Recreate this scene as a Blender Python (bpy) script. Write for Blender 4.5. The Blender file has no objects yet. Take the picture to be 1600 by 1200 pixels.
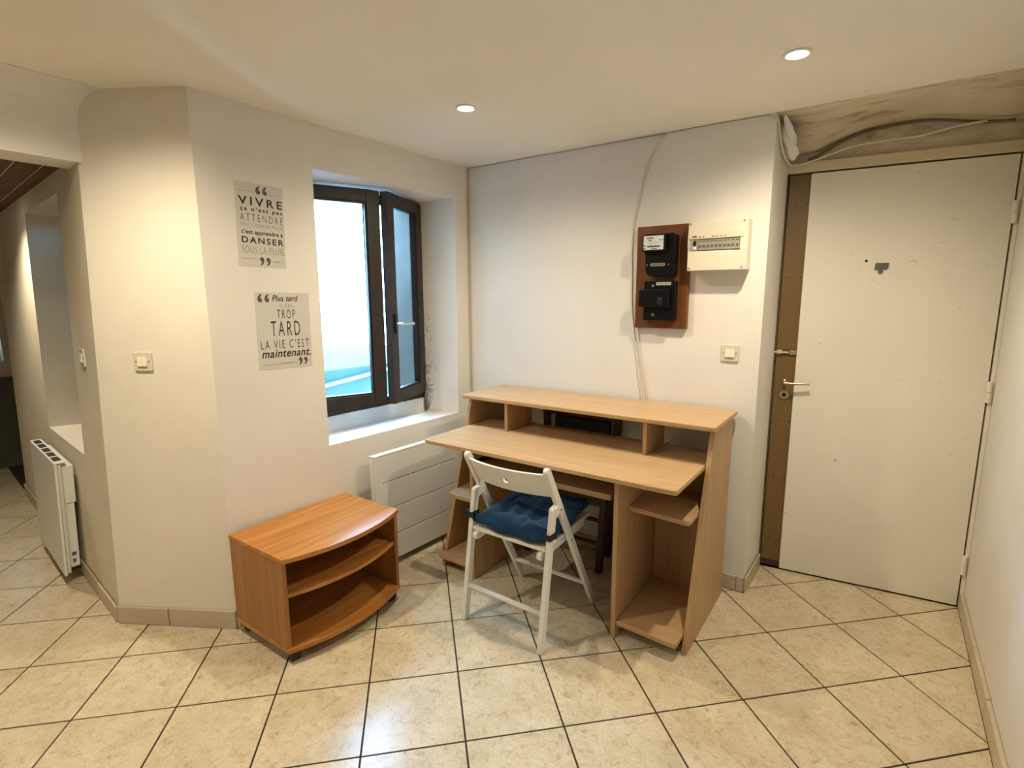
import bpy, bmesh, math, random
from mathutils import Vector, Matrix
random.seed(7)
PI = math.pi
SC = bpy.context.scene
COL = SC.collection

# ---------------------------------------------------------------- camera
cam = bpy.data.cameras.new('camera')
cam.sensor_width = 36.0
cam.lens = 831.0 / 1600.0 * 36.0
cam.clip_start = 0.02
camo = bpy.data.objects.new('camera', cam)
COL.objects.link(camo)
_y, _p, _r = math.radians(34.9), math.radians(9.45), math.radians(-0.26)
FW = Vector((-math.sin(_y) * math.cos(_p), math.cos(_y) * math.cos(_p), -math.sin(_p)))
RT0 = Vector((math.cos(_y), math.sin(_y), 0))
UP0 = RT0.cross(FW)
RT = math.cos(_r) * RT0 + math.sin(_r) * UP0
UP = -math.sin(_r) * RT0 + math.cos(_r) * UP0
M = Matrix.Identity(4)
for i in range(3):
    M[i][0], M[i][1], M[i][2] = RT[i], UP[i], -FW[i]
M.translation = (0, 0, 1.44)
camo.matrix_world = M
SC.camera = camo

# ---------------------------------------------------------------- world, lights, exposure
WORLD_COL, WORLD_STR = (0.32, 0.60, 1.0), 30.0
SPOT_W, SPOT_COL = 50.0, (1.0, 0.865, 0.635)
SC.view_settings.view_transform = 'Standard'
SC.view_settings.look = 'None'
SC.view_settings.gamma = 1.0
SC.view_settings.use_curve_mapping = False
SC.view_settings.exposure = 0.42
world = bpy.data.worlds.new('sky')
world.use_nodes = True
bg = world.node_tree.nodes['Background']
bg.inputs['Color'].default_value = (*WORLD_COL, 1)
bg.inputs['Strength'].default_value = WORLD_STR
SC.world = world
SPOT_GAIN = [0.75, 1.0, 1.2, 0.8]
SPOTS = [(-1.500, 1.825), (-0.308, 2.055), (-1.965, 0.470), (-1.75, -0.85)]

# ---------------------------------------------------------------- helpers
WM = {}          # object name -> world matrix (kept here: nothing is evaluated while building)


def mat(name, color=(0.8, 0.8, 0.8), rough=0.5, metal=0.0, emit=None, estr=0.0, spec=0.5):
    m = bpy.data.materials.new(name)
    m.use_nodes = True
    b = m.node_tree.nodes['Principled BSDF']
    b.inputs['Base Color'].default_value = (*color, 1)
    b.inputs['Roughness'].default_value = rough
    b.inputs['Metallic'].default_value = metal
    b.inputs['Specular IOR Level'].default_value = spec
    if emit:
        b.inputs['Emission Color'].default_value = (*emit, 1)
        b.inputs['Emission Strength'].default_value = estr
    return m


class NT:
    """small helper round a material's node tree"""
    def __init__(s, m):
        s.t = m.node_tree
        s.b = s.t.nodes['Principled BSDF']

    def n(s, kind, **kw):
        o = s.t.nodes.new(kind)
        for k, v in kw.items():
            if k in o.inputs:
                o.inputs[k].default_value = v
            else:
                setattr(o, k, v)
        return o

    def l(s, a, b):
        s.t.links.new(a, b)

    def coord(s, scale=(1, 1, 1), which='Object', rot=(0, 0, 0)):
        c = s.n('ShaderNodeTexCoord')
        mp = s.n('ShaderNodeMapping')
        mp.inputs['Scale'].default_value = scale
        mp.inputs['Rotation'].default_value = rot
        s.l(c.outputs[which], mp.inputs['Vector'])
        return mp.outputs['Vector']

    def noise(s, vec, scale=5, detail=4, rough=0.5, dist=0.0):
        o = s.n('ShaderNodeTexNoise')
        o.inputs['Scale'].default_value = scale
        o.inputs['Detail'].default_value = detail
        o.inputs['Roughness'].default_value = rough
        o.inputs['Distortion'].default_value = dist
        s.l(vec, o.inputs['Vector'])
        return o.outputs['Fac']

    def ramp(s, fac, stops):
        o = s.n('ShaderNodeValToRGB')
        e = o.color_ramp.elements
        while len(e) < len(stops):
            e.new(0.5)
        for q, (p, c) in zip(e, stops):
            q.position = p
            q.color = (*c, 1) if len(c) == 3 else c
        s.l(fac, o.inputs['Fac'])
        return o.outputs['Color']

    def mix(s, fac, a, b, mode='MIX'):
        o = s.n('ShaderNodeMix', data_type='RGBA', blend_type=mode)
        for sock, v in ((o.inputs[0], fac), (o.inputs[6], a), (o.inputs[7], b)):
            if isinstance(v, (int, float)):
                sock.default_value = v
            elif isinstance(v, tuple):
                sock.default_value = (*v, 1)
            else:
                s.l(v, sock)
        return o.outputs[2]

    def math(s, op, a, b=0.0, clamp=False):
        o = s.n('ShaderNodeMath', operation=op, use_clamp=clamp)
        for sock, v in ((o.inputs[0], a), (o.inputs[1], b)):
            if isinstance(v, (int, float)):
                sock.default_value = v
            else:
                s.l(v, sock)
        return o.outputs[0]

    def bump(s, h, strength=0.2, dist=0.002):
        o = s.n('ShaderNodeBump')
        o.inputs['Strength'].default_value = strength
        o.inputs['Distance'].default_value = dist
        s.l(h, o.inputs['Height'])
        s.l(o.outputs['Normal'], s.b.inputs['Normal'])

    def base(s, c):
        s.l(c, s.b.inputs['Base Color'])

    def roughness(s, r):
        s.l(r, s.b.inputs['Roughness'])


def paint(name, c, dirt=0.12, rough=0.75, bump=0.25, dark=None):
    m = mat(name, c, rough, spec=0.25)
    t = NT(m)
    v = t.coord()
    n1 = t.noise(v, 1.3, 5, 0.6)
    n2 = t.noise(v, 260, 2, 0.6)
    n3 = t.noise(v, 9, 6, 0.6)
    dk = dark or tuple(x * (1 - dirt * 1.6) for x in c)
    col = t.ramp(n1, [(0.35, dk), (0.62, c)])
    col = t.mix(t.math('MULTIPLY', n3, 0.25), col, tuple(x * (1 - dirt) for x in c))
    t.base(col)
    t.bump(t.math('ADD', t.math('MULTIPLY', n2, 0.35), n3), bump, 0.0015)
    return m


def wood(name, c1, c2, axis='X', rough=0.38, fleck=1.0, figure=0.5):
    m = mat(name, c1, rough, spec=0.45)
    t = NT(m)
    sc = {'X': (1.4, 26, 26), 'Y': (26, 1.4, 26), 'Z': (26, 26, 1.4)}[axis]
    sf = {'X': (10, 190, 190), 'Y': (190, 10, 190), 'Z': (190, 190, 10)}[axis]
    sb = {'X': (0.9, 7, 7), 'Y': (7, 0.9, 7), 'Z': (7, 7, 0.9)}[axis]
    g = t.noise(t.coord(sc), 1.0, 6, 0.62, 0.6)
    f = t.noise(t.coord(sf), 1.0, 2, 0.5)
    b = t.noise(t.coord(sb), 1.0, 3, 0.5, 1.2)
    mid = tuple((p + q) / 2 for p, q in zip(c1, c2))
    col = t.ramp(g, [(0.32, c2), (0.5, mid), (0.66, c1)])
    col = t.mix(t.math('MULTIPLY', t.ramp(b, [(0.4, (0, 0, 0)), (0.62, (1, 1, 1))]), figure), col, c2)
    fl = t.ramp(f, [(0.30, (0.72, 0.68, 0.62)), (0.46, (1, 1, 1))])
    col = t.mix(fleck * 0.6, col, fl, 'MULTIPLY')
    t.base(col)
    t.bump(f, 0.08, 0.0006)
    return m


def setk(o, label=None, cat=None, group=None, kind=None):
    if label:
        o['label'] = label
    if cat:
        o['category'] = cat
    if group:
        o['group'] = group
    if kind:
        o['kind'] = kind
    return o


def thing(name, loc=(0, 0, 0), rz=0.0, label=None, cat=None, group=None, kind=None):
    o = bpy.data.objects.new(name, None)
    o.empty_display_size = 0.1
    COL.objects.link(o)
    mw = Matrix.Translation(loc) @ Matrix.Rotation(rz, 4, 'Z')
    o.location = loc
    o.rotation_euler = (0, 0, rz)
    WM[o.name] = mw
    return setk(o, label, cat, group, kind)


def obj(name, bm, m, parent=None, local=True, bevel=0.0, smooth=False, seg=2):
    """link the bmesh as ONE mesh object. local=True: coordinates are already in the parent's frame."""
    bmesh.ops.remove_doubles(bm, verts=bm.verts, dist=1e-6)
    bmesh.ops.recalc_face_normals(bm, faces=bm.faces)
    pm = WM.get(parent.name, Matrix.Identity(4)) if parent else Matrix.Identity(4)
    if parent and not local:
        bm.transform(pm.inverted())
    me = bpy.data.meshes.new(name)
    bm.to_mesh(me)
    bm.free()
    o = bpy.data.objects.new(name, me)
    COL.objects.link(o)
    if parent:
        o.parent = parent
    WM[o.name] = pm
    if m:
        me.materials.append(m)
    if smooth:
        for p in me.polygons:
            p.use_smooth = True
    if bevel:
        b = o.modifiers.new('bevel', 'BEVEL')
        b.width = bevel
        b.segments = seg
        b.limit_method = 'ANGLE'
        b.angle_limit = math.radians(35)
        for p in me.polygons:
            p.use_smooth = True
        o.modifiers.new('wn', 'WEIGHTED_NORMAL')
    return o


def B():
    return bmesh.new()


def box(bm, x0, x1, y0, y1, z0, z1):
    vs = [bm.verts.new((x, y, z)) for x in (x0, x1) for y in (y0, y1) for z in (z0, z1)]
    for f in ((0, 1, 3, 2), (4, 6, 7, 5), (0, 4, 5, 1), (2, 3, 7, 6), (0, 2, 6, 4), (1, 5, 7, 3)):
        bm.faces.new([vs[i] for i in f])
    return bm


def bx(*a):
    return box(B(), *a)


def prism(bm, pts, axis, a0, a1):
    """polygon in the other two axes, extruded along axis"""
    def P(p, a):
        return {'X': (a, p[0], p[1]), 'Y': (p[0], a, p[1]), 'Z': (p[0], p[1], a)}[axis]
    v0 = [bm.verts.new(P(p, a0)) for p in pts]
    v1 = [bm.verts.new(P(p, a1)) for p in pts]
    n = len(pts)
    bm.faces.new(v0)
    bm.faces.new(v1[::-1])
    for i in range(n):
        bm.faces.new((v0[i], v1[i], v1[(i + 1) % n], v0[(i + 1) % n]))
    return bm


def hexa(bm, low, high):
    """prism from a low ring of points to a high ring (3-D points)"""
    v0 = [bm.verts.new(p) for p in low]
    v1 = [bm.verts.new(p) for p in high]
    n = len(low)
    bm.faces.new(v0)
    bm.faces.new(v1[::-1])
    for i in range(n):
        bm.faces.new((v0[i], v1[i], v1[(i + 1) % n], v0[(i + 1) % n]))
    return bm


def cyl(bm, p0, p1, r0, r1=None, n=20, caps=True):
    r1 = r0 if r1 is None else r1
    p0, p1 = Vector(p0), Vector(p1)
    d = (p1 - p0).normalized()
    a = Vector((0, 0, 1)) if abs(d.z) < 0.9 else Vector((1, 0, 0))
    u = d.cross(a).normalized()
    w = d.cross(u)
    A = [bm.verts.new(p0 + r0 * (math.cos(2 * PI * i / n) * u + math.sin(2 * PI * i / n) * w)) for i in range(n)]
    C = [bm.verts.new(p1 + r1 * (math.cos(2 * PI * i / n) * u + math.sin(2 * PI * i / n) * w)) for i in range(n)]
    for i in range(n):
        bm.faces.new((A[i], C[i], C[(i + 1) % n], A[(i + 1) % n]))
    if caps:
        bm.faces.new(A[::-1])
        bm.faces.new(C)
    return bm


def bar(bm, p0, p1, w, h, side=(1, 0, 0)):
    """rectangular bar p0->p1: w along side, h across"""
    p0, p1, s = Vector(p0), Vector(p1), Vector(side)
    d = (p1 - p0).normalized()
    s = (s - d * s.dot(d)).normalized()
    t = d.cross(s)
    def ring(p):
        return [p + s * (a * w / 2) + t * (b * h / 2) for a, b in ((-1, -1), (1, -1), (1, 1), (-1, 1))]
    return hexa(bm, ring(p0), ring(p1))


def smooth_path(pts, k=6):
    pts = [Vector(p) for p in pts]
    out = []
    for i in range(len(pts) - 1):
        a = pts[max(i - 1, 0)]
        b, c = pts[i], pts[i + 1]
        d = pts[min(i + 2, len(pts) - 1)]
        for j in range(k):
            t = j / k
            out.append(0.5 * ((2 * b) + (c - a) * t + (2 * a - 5 * b + 4 * c - d) * t * t + (3 * b - a - 3 * c + d) * t ** 3))
    out.append(pts[-1])
    return out


def tube(bm, pts, r, n=8):
    rings = []
    for i, p in enumerate(pts):
        p = Vector(p)
        d = (Vector(pts[min(i + 1, len(pts) - 1)]) - Vector(pts[max(i - 1, 0)])).normalized()
        a = Vector((0, 0, 1)) if abs(d.z) < 0.9 else Vector((1, 0, 0))
        u = d.cross(a).normalized()
        w = d.cross(u)
        rings.append([bm.verts.new(p + r * (math.cos(2 * PI * k / n) * u + math.sin(2 * PI * k / n) * w)) for k in range(n)])
    for A, C in zip(rings, rings[1:]):
        for k in range(n):
            bm.faces.new((A[k], C[k], C[(k + 1) % n], A[(k + 1) % n]))
    bm.faces.new(rings[0][::-1])
    bm.faces.new(rings[-1])
    return bm


def rrect(x0, x1, z0, z1, r, n=5):
    out = []
    for cx, cz, a in ((x1 - r, z1 - r, 0), (x0 + r, z1 - r, 90), (x0 + r, z0 + r, 180), (x1 - r, z0 + r, 270)):
        for i in range(n + 1):
            t = math.radians(a + 90 * i / n)
            out.append((cx + r * math.cos(t), cz + r * math.sin(t)))
    return out


def plate(bm, x0, x1, z0, z1, y0, y1, r):
    return prism(bm, rrect(x0, x1, z0, z1, r), 'Y', y0, y1)


def dup(o, loc=None):
    """copy of a thing with copies of its parts and sub-parts"""
    c = o.copy()
    COL.objects.link(c)
    if loc:
        c.location = loc
    for ch in list(o.children):
        k = ch.copy()
        COL.objects.link(k)
        k.parent = c
        for g in list(ch.children):
            q = g.copy()
            COL.objects.link(q)
            q.parent = k
    return c


def lettering(s, parent, x0, x1, z0, z1, y, m, bold=0.0, shear=0.0, name='lettering', space=1.0, tilt=0.0):
    """real letters fitted to a rectangle of the parent's wall frame (x right, z up, facing -y)"""
    cu = bpy.data.curves.new(name, 'FONT')
    cu.body = s
    cu.offset = bold
    cu.shear = shear
    cu.resolution_u = 3
    cu.space_character = space
    t = bpy.data.objects.new('tmp', cu)
    COL.objects.link(t)
    dg = bpy.context.evaluated_depsgraph_get()
    me = bpy.data.meshes.new_from_object(t.evaluated_get(dg))
    bpy.data.objects.remove(t)
    xs = [v.co.x for v in me.vertices]
    ys = [v.co.y for v in me.vertices]
    ax, bx_, ay, by = min(xs), max(xs), min(ys), max(ys)
    for v in me.vertices:
        x = x0 + (v.co.x - ax) / (bx_ - ax) * (x1 - x0)
        z = z0 + (v.co.y - ay) / (by - ay) * (z1 - z0)
        v.co = (x, y, z + tilt * (x - x0))
    me.materials.clear()
    me.materials.append(m)
    o = bpy.data.objects.new(name, me)
    COL.objects.link(o)
    o.parent = parent
    WM[o.name] = WM[parent.name]
    return o


# ---------------------------------------------------------------- materials
M_WALL = paint('wall_paint', (0.80, 0.765, 0.70), 0.06)
M_CEIL = paint('ceiling_paint', (0.90, 0.855, 0.745), 0.05)
M_HALL = paint('hall_paint', (0.76, 0.70, 0.575), 0.08)
M_CREAM = paint('cream_paint', (0.82, 0.765, 0.655), 0.06)
M_NICHE = paint('stained_plaster', (0.78, 0.69, 0.52), 0.2, dark=(0.56, 0.47, 0.32))
_t = NT(M_NICHE)
_src = _t.b.inputs['Base Color'].links[0].from_socket
_n = _t.noise(_t.coord(scale=(2.2, 7, 7)), 1.6, 7, 0.68, 1.0)
_t.base(_t.mix(_t.math('MULTIPLY', _t.ramp(_n, [(0.50, (0, 0, 0)), (0.68, (1, 1, 1))]), 0.75), _src, (0.24, 0.17, 0.09)))
M_BEECH_X = wood('beech_x', (0.56, 0.365, 0.190), (0.47, 0.290, 0.140), 'X', 0.36)
M_BEECH_Z = wood('beech_z', (0.52, 0.325, 0.160), (0.43, 0.255, 0.115), 'Z', 0.40)
M_BEECH_Y = wood('beech_y', (0.52, 0.325, 0.160), (0.43, 0.255, 0.115), 'Y', 0.40)
M_EDGE = wood('beech_edge', (0.46, 0.250, 0.095), (0.38, 0.195, 0.07), 'X', 0.4)
M_ALDER_Y = wood('alder_y', (0.60, 0.285, 0.075), (0.40, 0.150, 0.030), 'Y', 0.20, 0.7, 0.75)
M_ALDER_Z = wood('alder_z', (0.43, 0.200, 0.056), (0.31, 0.125, 0.028), 'Z', 0.36, 0.7, 0.6)
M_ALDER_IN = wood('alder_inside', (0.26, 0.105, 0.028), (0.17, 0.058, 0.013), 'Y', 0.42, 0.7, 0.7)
M_MAHOG = wood('dark_mahogany', (0.060, 0.012, 0.008), (0.030, 0.006, 0.004), 'Z', 0.4, 0.5, 0.3)
M_BOARD = wood('board_brown', (0.190, 0.064, 0.018), (0.138, 0.043, 0.012), 'Z', 0.35, 0.5, 0.3)
M_WINWOOD = wood('window_brown', (0.030, 0.020, 0.016), (0.016, 0.010, 0.008), 'Z', 0.42, 0.5, 0.3)
M_TIMBER = wood('timber_planks', (0.200, 0.088, 0.036), (0.100, 0.040, 0.015), 'X', 0.6, 0.8, 0.8)
M_TIMBER.node_tree.nodes['Principled BSDF'].inputs['Specular IOR Level'].default_value = 0.15
M_WHITEP = mat('white_lacquer', (0.80, 0.78, 0.72), 0.4)
M_CHAIR = wood('white_painted_wood', (0.84, 0.815, 0.74), (0.79, 0.76, 0.68), 'Z', 0.42, 0.12, 0.2)
M_HEAT = mat('heater_white', (0.76, 0.75, 0.71), 0.35)
M_HEATB = mat('heater_housing', (0.66, 0.64, 0.58), 0.45)
M_BLACK = mat('black_plastic', (0.010, 0.010, 0.011), 0.35)
M_METER = mat('meter_bakelite', (0.003, 0.003, 0.0035), 0.35, spec=0.25)
M_RUBBER = mat('black_rubber', (0.008, 0.008, 0.008), 0.6)
M_PLAST = mat('ivory_plastic', (0.70, 0.655, 0.52), 0.38)
M_SWITCH = mat('switch_cream', (0.66, 0.62, 0.52), 0.35)
M_ROCK = mat('switch_rocker', (0.80, 0.74, 0.56), 0.35)
M_STEEL = mat('brushed_steel', (0.62, 0.60, 0.57), 0.3, 1.0)
M_ALU = mat('aluminium', (0.72, 0.73, 0.74), 0.32, 1.0)
M_BRASS = mat('worn_brass', (0.62, 0.50, 0.32), 0.32, 1.0)
M_DIAL = mat('dial_white', (0.62, 0.63, 0.62), 0.4)
M_GREYPRINT = mat('grey_print', (0.10, 0.10, 0.10), 0.6)
M_BREAK = mat('breaker_grey', (0.34, 0.32, 0.26), 0.45)
M_BREAKD = mat('breaker_dark', (0.11, 0.10, 0.08), 0.45)
M_CABLE = mat('white_cable', (0.70, 0.66, 0.57), 0.45)
M_CABLED = mat('dull_cable', (0.48, 0.43, 0.34), 0.5)
M_INK = mat('black_ink', (0.014, 0.010, 0.014), 0.6)
M_INK2 = mat('grey_ink', (0.085, 0.072, 0.075), 0.6)
M_INK3 = mat('pale_ink', (0.25, 0.23, 0.21), 0.6)
M_TIE = mat('dark_tie', (0.010, 0.016, 0.030), 0.8)
M_BULB = mat('lamp_glow', (1, 1, 1), 0.5, emit=(1.0, 0.90, 0.72), estr=40)
M_RING = mat('lamp_ring', (0.80, 0.78, 0.72), 0.3)
M_GROUT = mat('grout', (0.036, 0.022, 0.016), 0.9)
M_STONE = paint('outside_stone', (0.20, 0.18, 0.15), 0.3, bump=0.6)
M_TEAL = paint('outside_render', (0.024, 0.050, 0.040), 0.3)
M_TEALL = mat('outside_pale_edge', (0.08, 0.14, 0.13), 0.6)
M_PAPER = mat('poster_paper', (0.60, 0.57, 0.515), 0.55)
M_BROWN = mat('brown_door_paint', (0.165, 0.098, 0.030), 0.45)
M_DKGREY = mat('grey_metal', (0.16, 0.16, 0.14), 0.4, 0.6)
M_FAR = paint('far_wainscot', (0.16, 0.155, 0.11), 0.3)
M_SCREED = mat('screed', (0.50, 0.43, 0.32), 0.4)


def tile_mat():
    m = mat('floor_tile', (0.6, 0.5, 0.38), 0.3, spec=0.5)
    t = NT(m)
    v = t.coord(which='Object')
    oi = t.n('ShaderNodeObjectInfo')
    off = t.n('ShaderNodeVectorMath', operation='SCALE')
    cmb = t.n('ShaderNodeCombineXYZ')
    t.l(oi.outputs['Random'], cmb.inputs[0])
    t.l(oi.outputs['Random'], cmb.inputs[1])
    t.l(cmb.outputs[0], off.inputs[0])
    off.inputs[3].default_value = 40
    ad = t.n('ShaderNodeVectorMath', operation='ADD')
    t.l(v, ad.inputs[0])
    t.l(off.outputs[0], ad.inputs[1])
    v = ad.outputs[0]
    n1 = t.noise(v, 7, 6, 0.62, 0.4)
    n2 = t.noise(v, 34, 6, 0.7, 0.8)
    n3 = t.noise(v, 130, 3, 0.6)
    n4 = t.noise(v, 75, 2, 0.5)
    col = t.ramp(n1, [(0.30, (0.55, 0.465, 0.315)), (0.50, (0.64, 0.555, 0.40)), (0.70, (0.69, 0.62, 0.465))])
    vein = t.ramp(n2, [(0.30, (0.56, 0.46, 0.32)), (0.43, (0.88, 0.845, 0.78)), (0.54, (1, 1, 1))])
    col = t.mix(0.80, col, vein, 'MULTIPLY')
    spk = t.ramp(n4, [(0.24, (0.35, 0.24, 0.14)), (0.29, (1, 1, 1))])
    col = t.mix(0.8, col, spk, 'MULTIPLY')
    tint = t.ramp(oi.outputs['Random'], [(0, (0.94, 0.93, 0.91)), (1, (1.0, 1.0, 1.0))])
    col = t.mix(1.0, col, tint, 'MULTIPLY')
    t.base(col)
    t.roughness(t.ramp(n3, [(0.3, (0.21, 0.21, 0.21)), (0.7, (0.31, 0.31, 0.31))]))
    t.bump(n2, 0.06, 0.001)
    return m


M_TILE = tile_mat()
M_SKIRT = paint('skirting_glaze', (0.60, 0.51, 0.365), 0.14, 0.35, 0.08)


def glass_mat():
    m = bpy.data.materials.new('window_glass')
    m.use_nodes = True
    nt = m.node_tree
    nt.nodes.clear()
    out = nt.nodes.new('ShaderNodeOutputMaterial')
    tr = nt.nodes.new('ShaderNodeBsdfTransparent')
    tr.inputs['Color'].default_value = (0.90, 0.95, 0.96, 1)
    gl = nt.nodes.new('ShaderNodeBsdfGlossy')
    gl.inputs['Roughness'].default_value = 0.02
    fr = nt.nodes.new('ShaderNodeFresnel')
    fr.inputs['IOR'].default_value = 1.35
    mx = nt.nodes.new('ShaderNodeMixShader')
    ge = nt.nodes.new('ShaderNodeNewGeometry')
    inv = nt.nodes.new('ShaderNodeMath')
    inv.operation = 'SUBTRACT'
    inv.inputs[0].default_value = 1.0
    nt.links.new(ge.outputs['Backfacing'], inv.inputs[1])
    mu = nt.nodes.new('ShaderNodeMath')
    mu.operation = 'MULTIPLY'
    nt.links.new(fr.outputs[0], mu.inputs[0])
    nt.links.new(inv.outputs[0], mu.inputs[1])
    nt.links.new(mu.outputs[0], mx.inputs[0])
    nt.links.new(tr.outputs[0], mx.inputs[1])
    nt.links.new(gl.outputs[0], mx.inputs[2])
    nt.links.new(mx.outputs[0], out.inputs['Surface'])
    return m


M_GLASS = glass_mat()


def mould_wall(base):
    """the window wall: same paint, with a black mould stain low on the right reveal"""
    m = paint('wall_paint_with_mould', base, 0.06)
    t = NT(m)
    src = t.b.inputs['Base Color'].links[0].from_socket
    v = t.coord()
    sep = t.n('ShaderNodeSeparateXYZ')
    t.l(v, sep.inputs[0])
    n = t.noise(v, 14, 6, 0.65, 1.5)
    # local frame of the wall: x along, y outwards, z up
    gy = t.n('ShaderNodeMapRange', clamp=True)
    gy.inputs['From Min'].default_value = 0.10
    gy.inputs['From Max'].default_value = 0.24
    t.l(sep.outputs[1], gy.inputs['Value'])
    gx = t.n('ShaderNodeMapRange', clamp=True)
    gx.inputs['From Min'].default_value = 1.34
    gx.inputs['From Max'].default_value = 1.37
    t.l(sep.outputs[0], gx.inputs['Value'])
    gz = t.n('ShaderNodeMapRange', clamp=True)
    gz.inputs['From Min'].default_value = 1.75
    gz.inputs['From Max'].default_value = 0.85
    t.l(sep.outputs[2], gz.inputs['Value'])
    go = t.math('LESS_THAN', sep.outputs[1], 0.262)
    w = t.math('MULTIPLY', t.math('MULTIPLY', t.math('MULTIPLY', gy.outputs[0], gx.outputs[0]), gz.outputs[0]), go)
    s = t.math('ADD', n, t.math('MULTIPLY', w, 0.30))
    k = t.math('MULTIPLY', t.ramp(s, [(0.66, (0, 0, 0)), (0.80, (1, 1, 1))]), w, True)
    t.base(t.mix(k, src, (0.09, 0.085, 0.08)))
    return m


M_WALLW = mould_wall((0.80, 0.765, 0.70))


def door_white():
    m = paint('door_white', (0.82, 0.78, 0.68), 0.05, 0.5, 0.12)
    t = NT(m)
    src = t.b.inputs['Base Color'].links[0].from_socket
    v = t.coord(scale=(1, 0.3, 1.8))
    n = t.noise(v, 22, 2, 0.5)
    k = t.math('MULTIPLY', t.ramp(n, [(0.70, (0, 0, 0)), (0.76, (1, 1, 1))]), 0.40)
    t.base(t.mix(k, src, (0.42, 0.36, 0.24)))
    return m


M_DOORW = door_white()


def fabric():
    m = mat('navy_cotton', (0.008, 0.036, 0.085), 0.9, spec=0.15)
    t = NT(m)
    v = t.coord()
    n = t.noise(v, 900, 2, 0.6)
    n2 = t.noise(v, 18, 4, 0.6)
    t.base(t.ramp(n2, [(0.3, (0.006, 0.028, 0.068)), (0.7, (0.011, 0.046, 0.105))]))
    t.b.inputs['Sheen Weight'].default_value = 0.12
    t.bump(t.math('ADD', n, t.math('MULTIPLY', n2, 3.0)), 0.25, 0.002)
    return m


M_NAVY = fabric()

# ================================================================ room shell
A = Vector((-2.215, 1.060, 0))          # window wall / angled corner wall edge
Bc = Vector((-2.145, 2.618, 0))         # window wall / back wall corner
P0 = Vector((-2.697, 0.781, 0))         # angled corner wall / hall wall edge
WW = math.atan2(Bc.y - A.y, Bc.x - A.x)         # window wall direction
YB = 2.618
XR = 0.413
HX = -6.10


def frame_at(o, ang):
    return Matrix.Translation(o) @ Matrix.Rotation(ang, 4, 'Z')


def wall_obj(name, bm, m, mw, label):
    me = bpy.data.meshes.new(name)
    bmesh.ops.remove_doubles(bm, verts=bm.verts, dist=1e-6)
    bmesh.ops.recalc_face_normals(bm, faces=bm.faces)
    bm.to_mesh(me)
    bm.free()
    o = bpy.data.objects.new(name, me)
    COL.objects.link(o)
    o.matrix_world = mw
    WM[o.name] = mw
    me.materials.append(m)
    setk(o, label, None, None, 'structure')
    return o


def rect(a0, a1, y, z0, z1):
    return [(a0, y, z0), (a1, y, z0), (a1, y, z1), (a0, y, z1)]


def rings_wall(rings):
    """wall with a hole: bridge successive 4-point rings, closing on itself"""
    bm = B()
    V = [[bm.verts.new(p) for p in r] for r in rings]
    n = len(V)
    for i in range(n):
        a, b = V[i], V[(i + 1) % n]
        for k in range(4):
            bm.faces.new((a[k], b[k], b[(k + 1) % 4], a[(k + 1) % 4]))
    return bm


# --- window wall (local x along the wall, y outwards, z up)
MW_WIN = frame_at(A, WW)
WL = (Bc - A).length
wall_left = wall_obj('wall_left', rings_wall([
    rect(0, WL + 0.12, 0, -0.05, 2.35),
    rect(0.506, 1.437, 0, 0.714, 2.012),
    rect(0.490, 1.376, 0.235, 0.706, 1.998),
    rect(0.490, 1.376, 0.236, 0.795, 1.998),
    rect(0.490, 1.376, 0.300, 0.800, 1.998),
    rect(0.440, 1.400, 0.301, 0.770, 2.030),
    rect(0.400, 1.410, 0.520, 0.740, 2.060),
    rect(0, WL + 0.12, 0.520, -0.05, 2.35),
]), M_WALLW, MW_WIN, 'white plaster window wall with a deep splayed opening')
wall_left.data.materials.append(M_STONE)
for p in wall_left.data.polygons:
    if p.center.y > 0.302 and p.center.y < 0.6 and 0.3 < p.center.x < 1.5:
        p.material_index = 1

# --- back wall, ends in a free edge beside the door
bm = prism(B(), [(-2.30, YB), (-0.452, YB), (-0.438, 3.20), (-2.30, 3.20)], 'Z', -0.05, 2.35)
wall_back = wall_obj('wall_back', bm, M_WALL, Matrix.Identity(4), 'white back wall carrying the fuse box and meter board')

# --- right wall
bm = bx(XR, XR + 0.2, -2.9, 3.35, -0.05, 2.4)
wall_right = wall_obj('wall_right', bm, M_WALL, Matrix.Identity(4), 'white wall on the right with worn paint above the skirting tiles')

# --- angled corner wall
CH = math.atan2(A.y - P0.y, A.x - P0.x)
CL = (A - P0).length
MW_CH = frame_at(P0, CH)
LEAN = 0.026
bm = hexa(B(), [(0, 0, -0.05), (CL, 0, -0.05), (CL, 0.2, -0.05), (0.06, 0.09, -0.05)],
          [(0.104, 0, 2.35), (CL, 0, 2.35), (CL, 0.2, 2.35), (0.160, 0.09, 2.35)])
wall_corner = wall_obj('wall_corner', bm, M_CREAM, MW_CH, 'angled cream wall with a light switch between hall and window wall')

# --- hall wall with window recess (leans back a little)
HD = math.radians(-5.842)
MW_H = frame_at(P0, HD)


def lean(bm):
    for v in bm.verts:
        v.co.y += LEAN * v.co.z
    return bm


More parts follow.
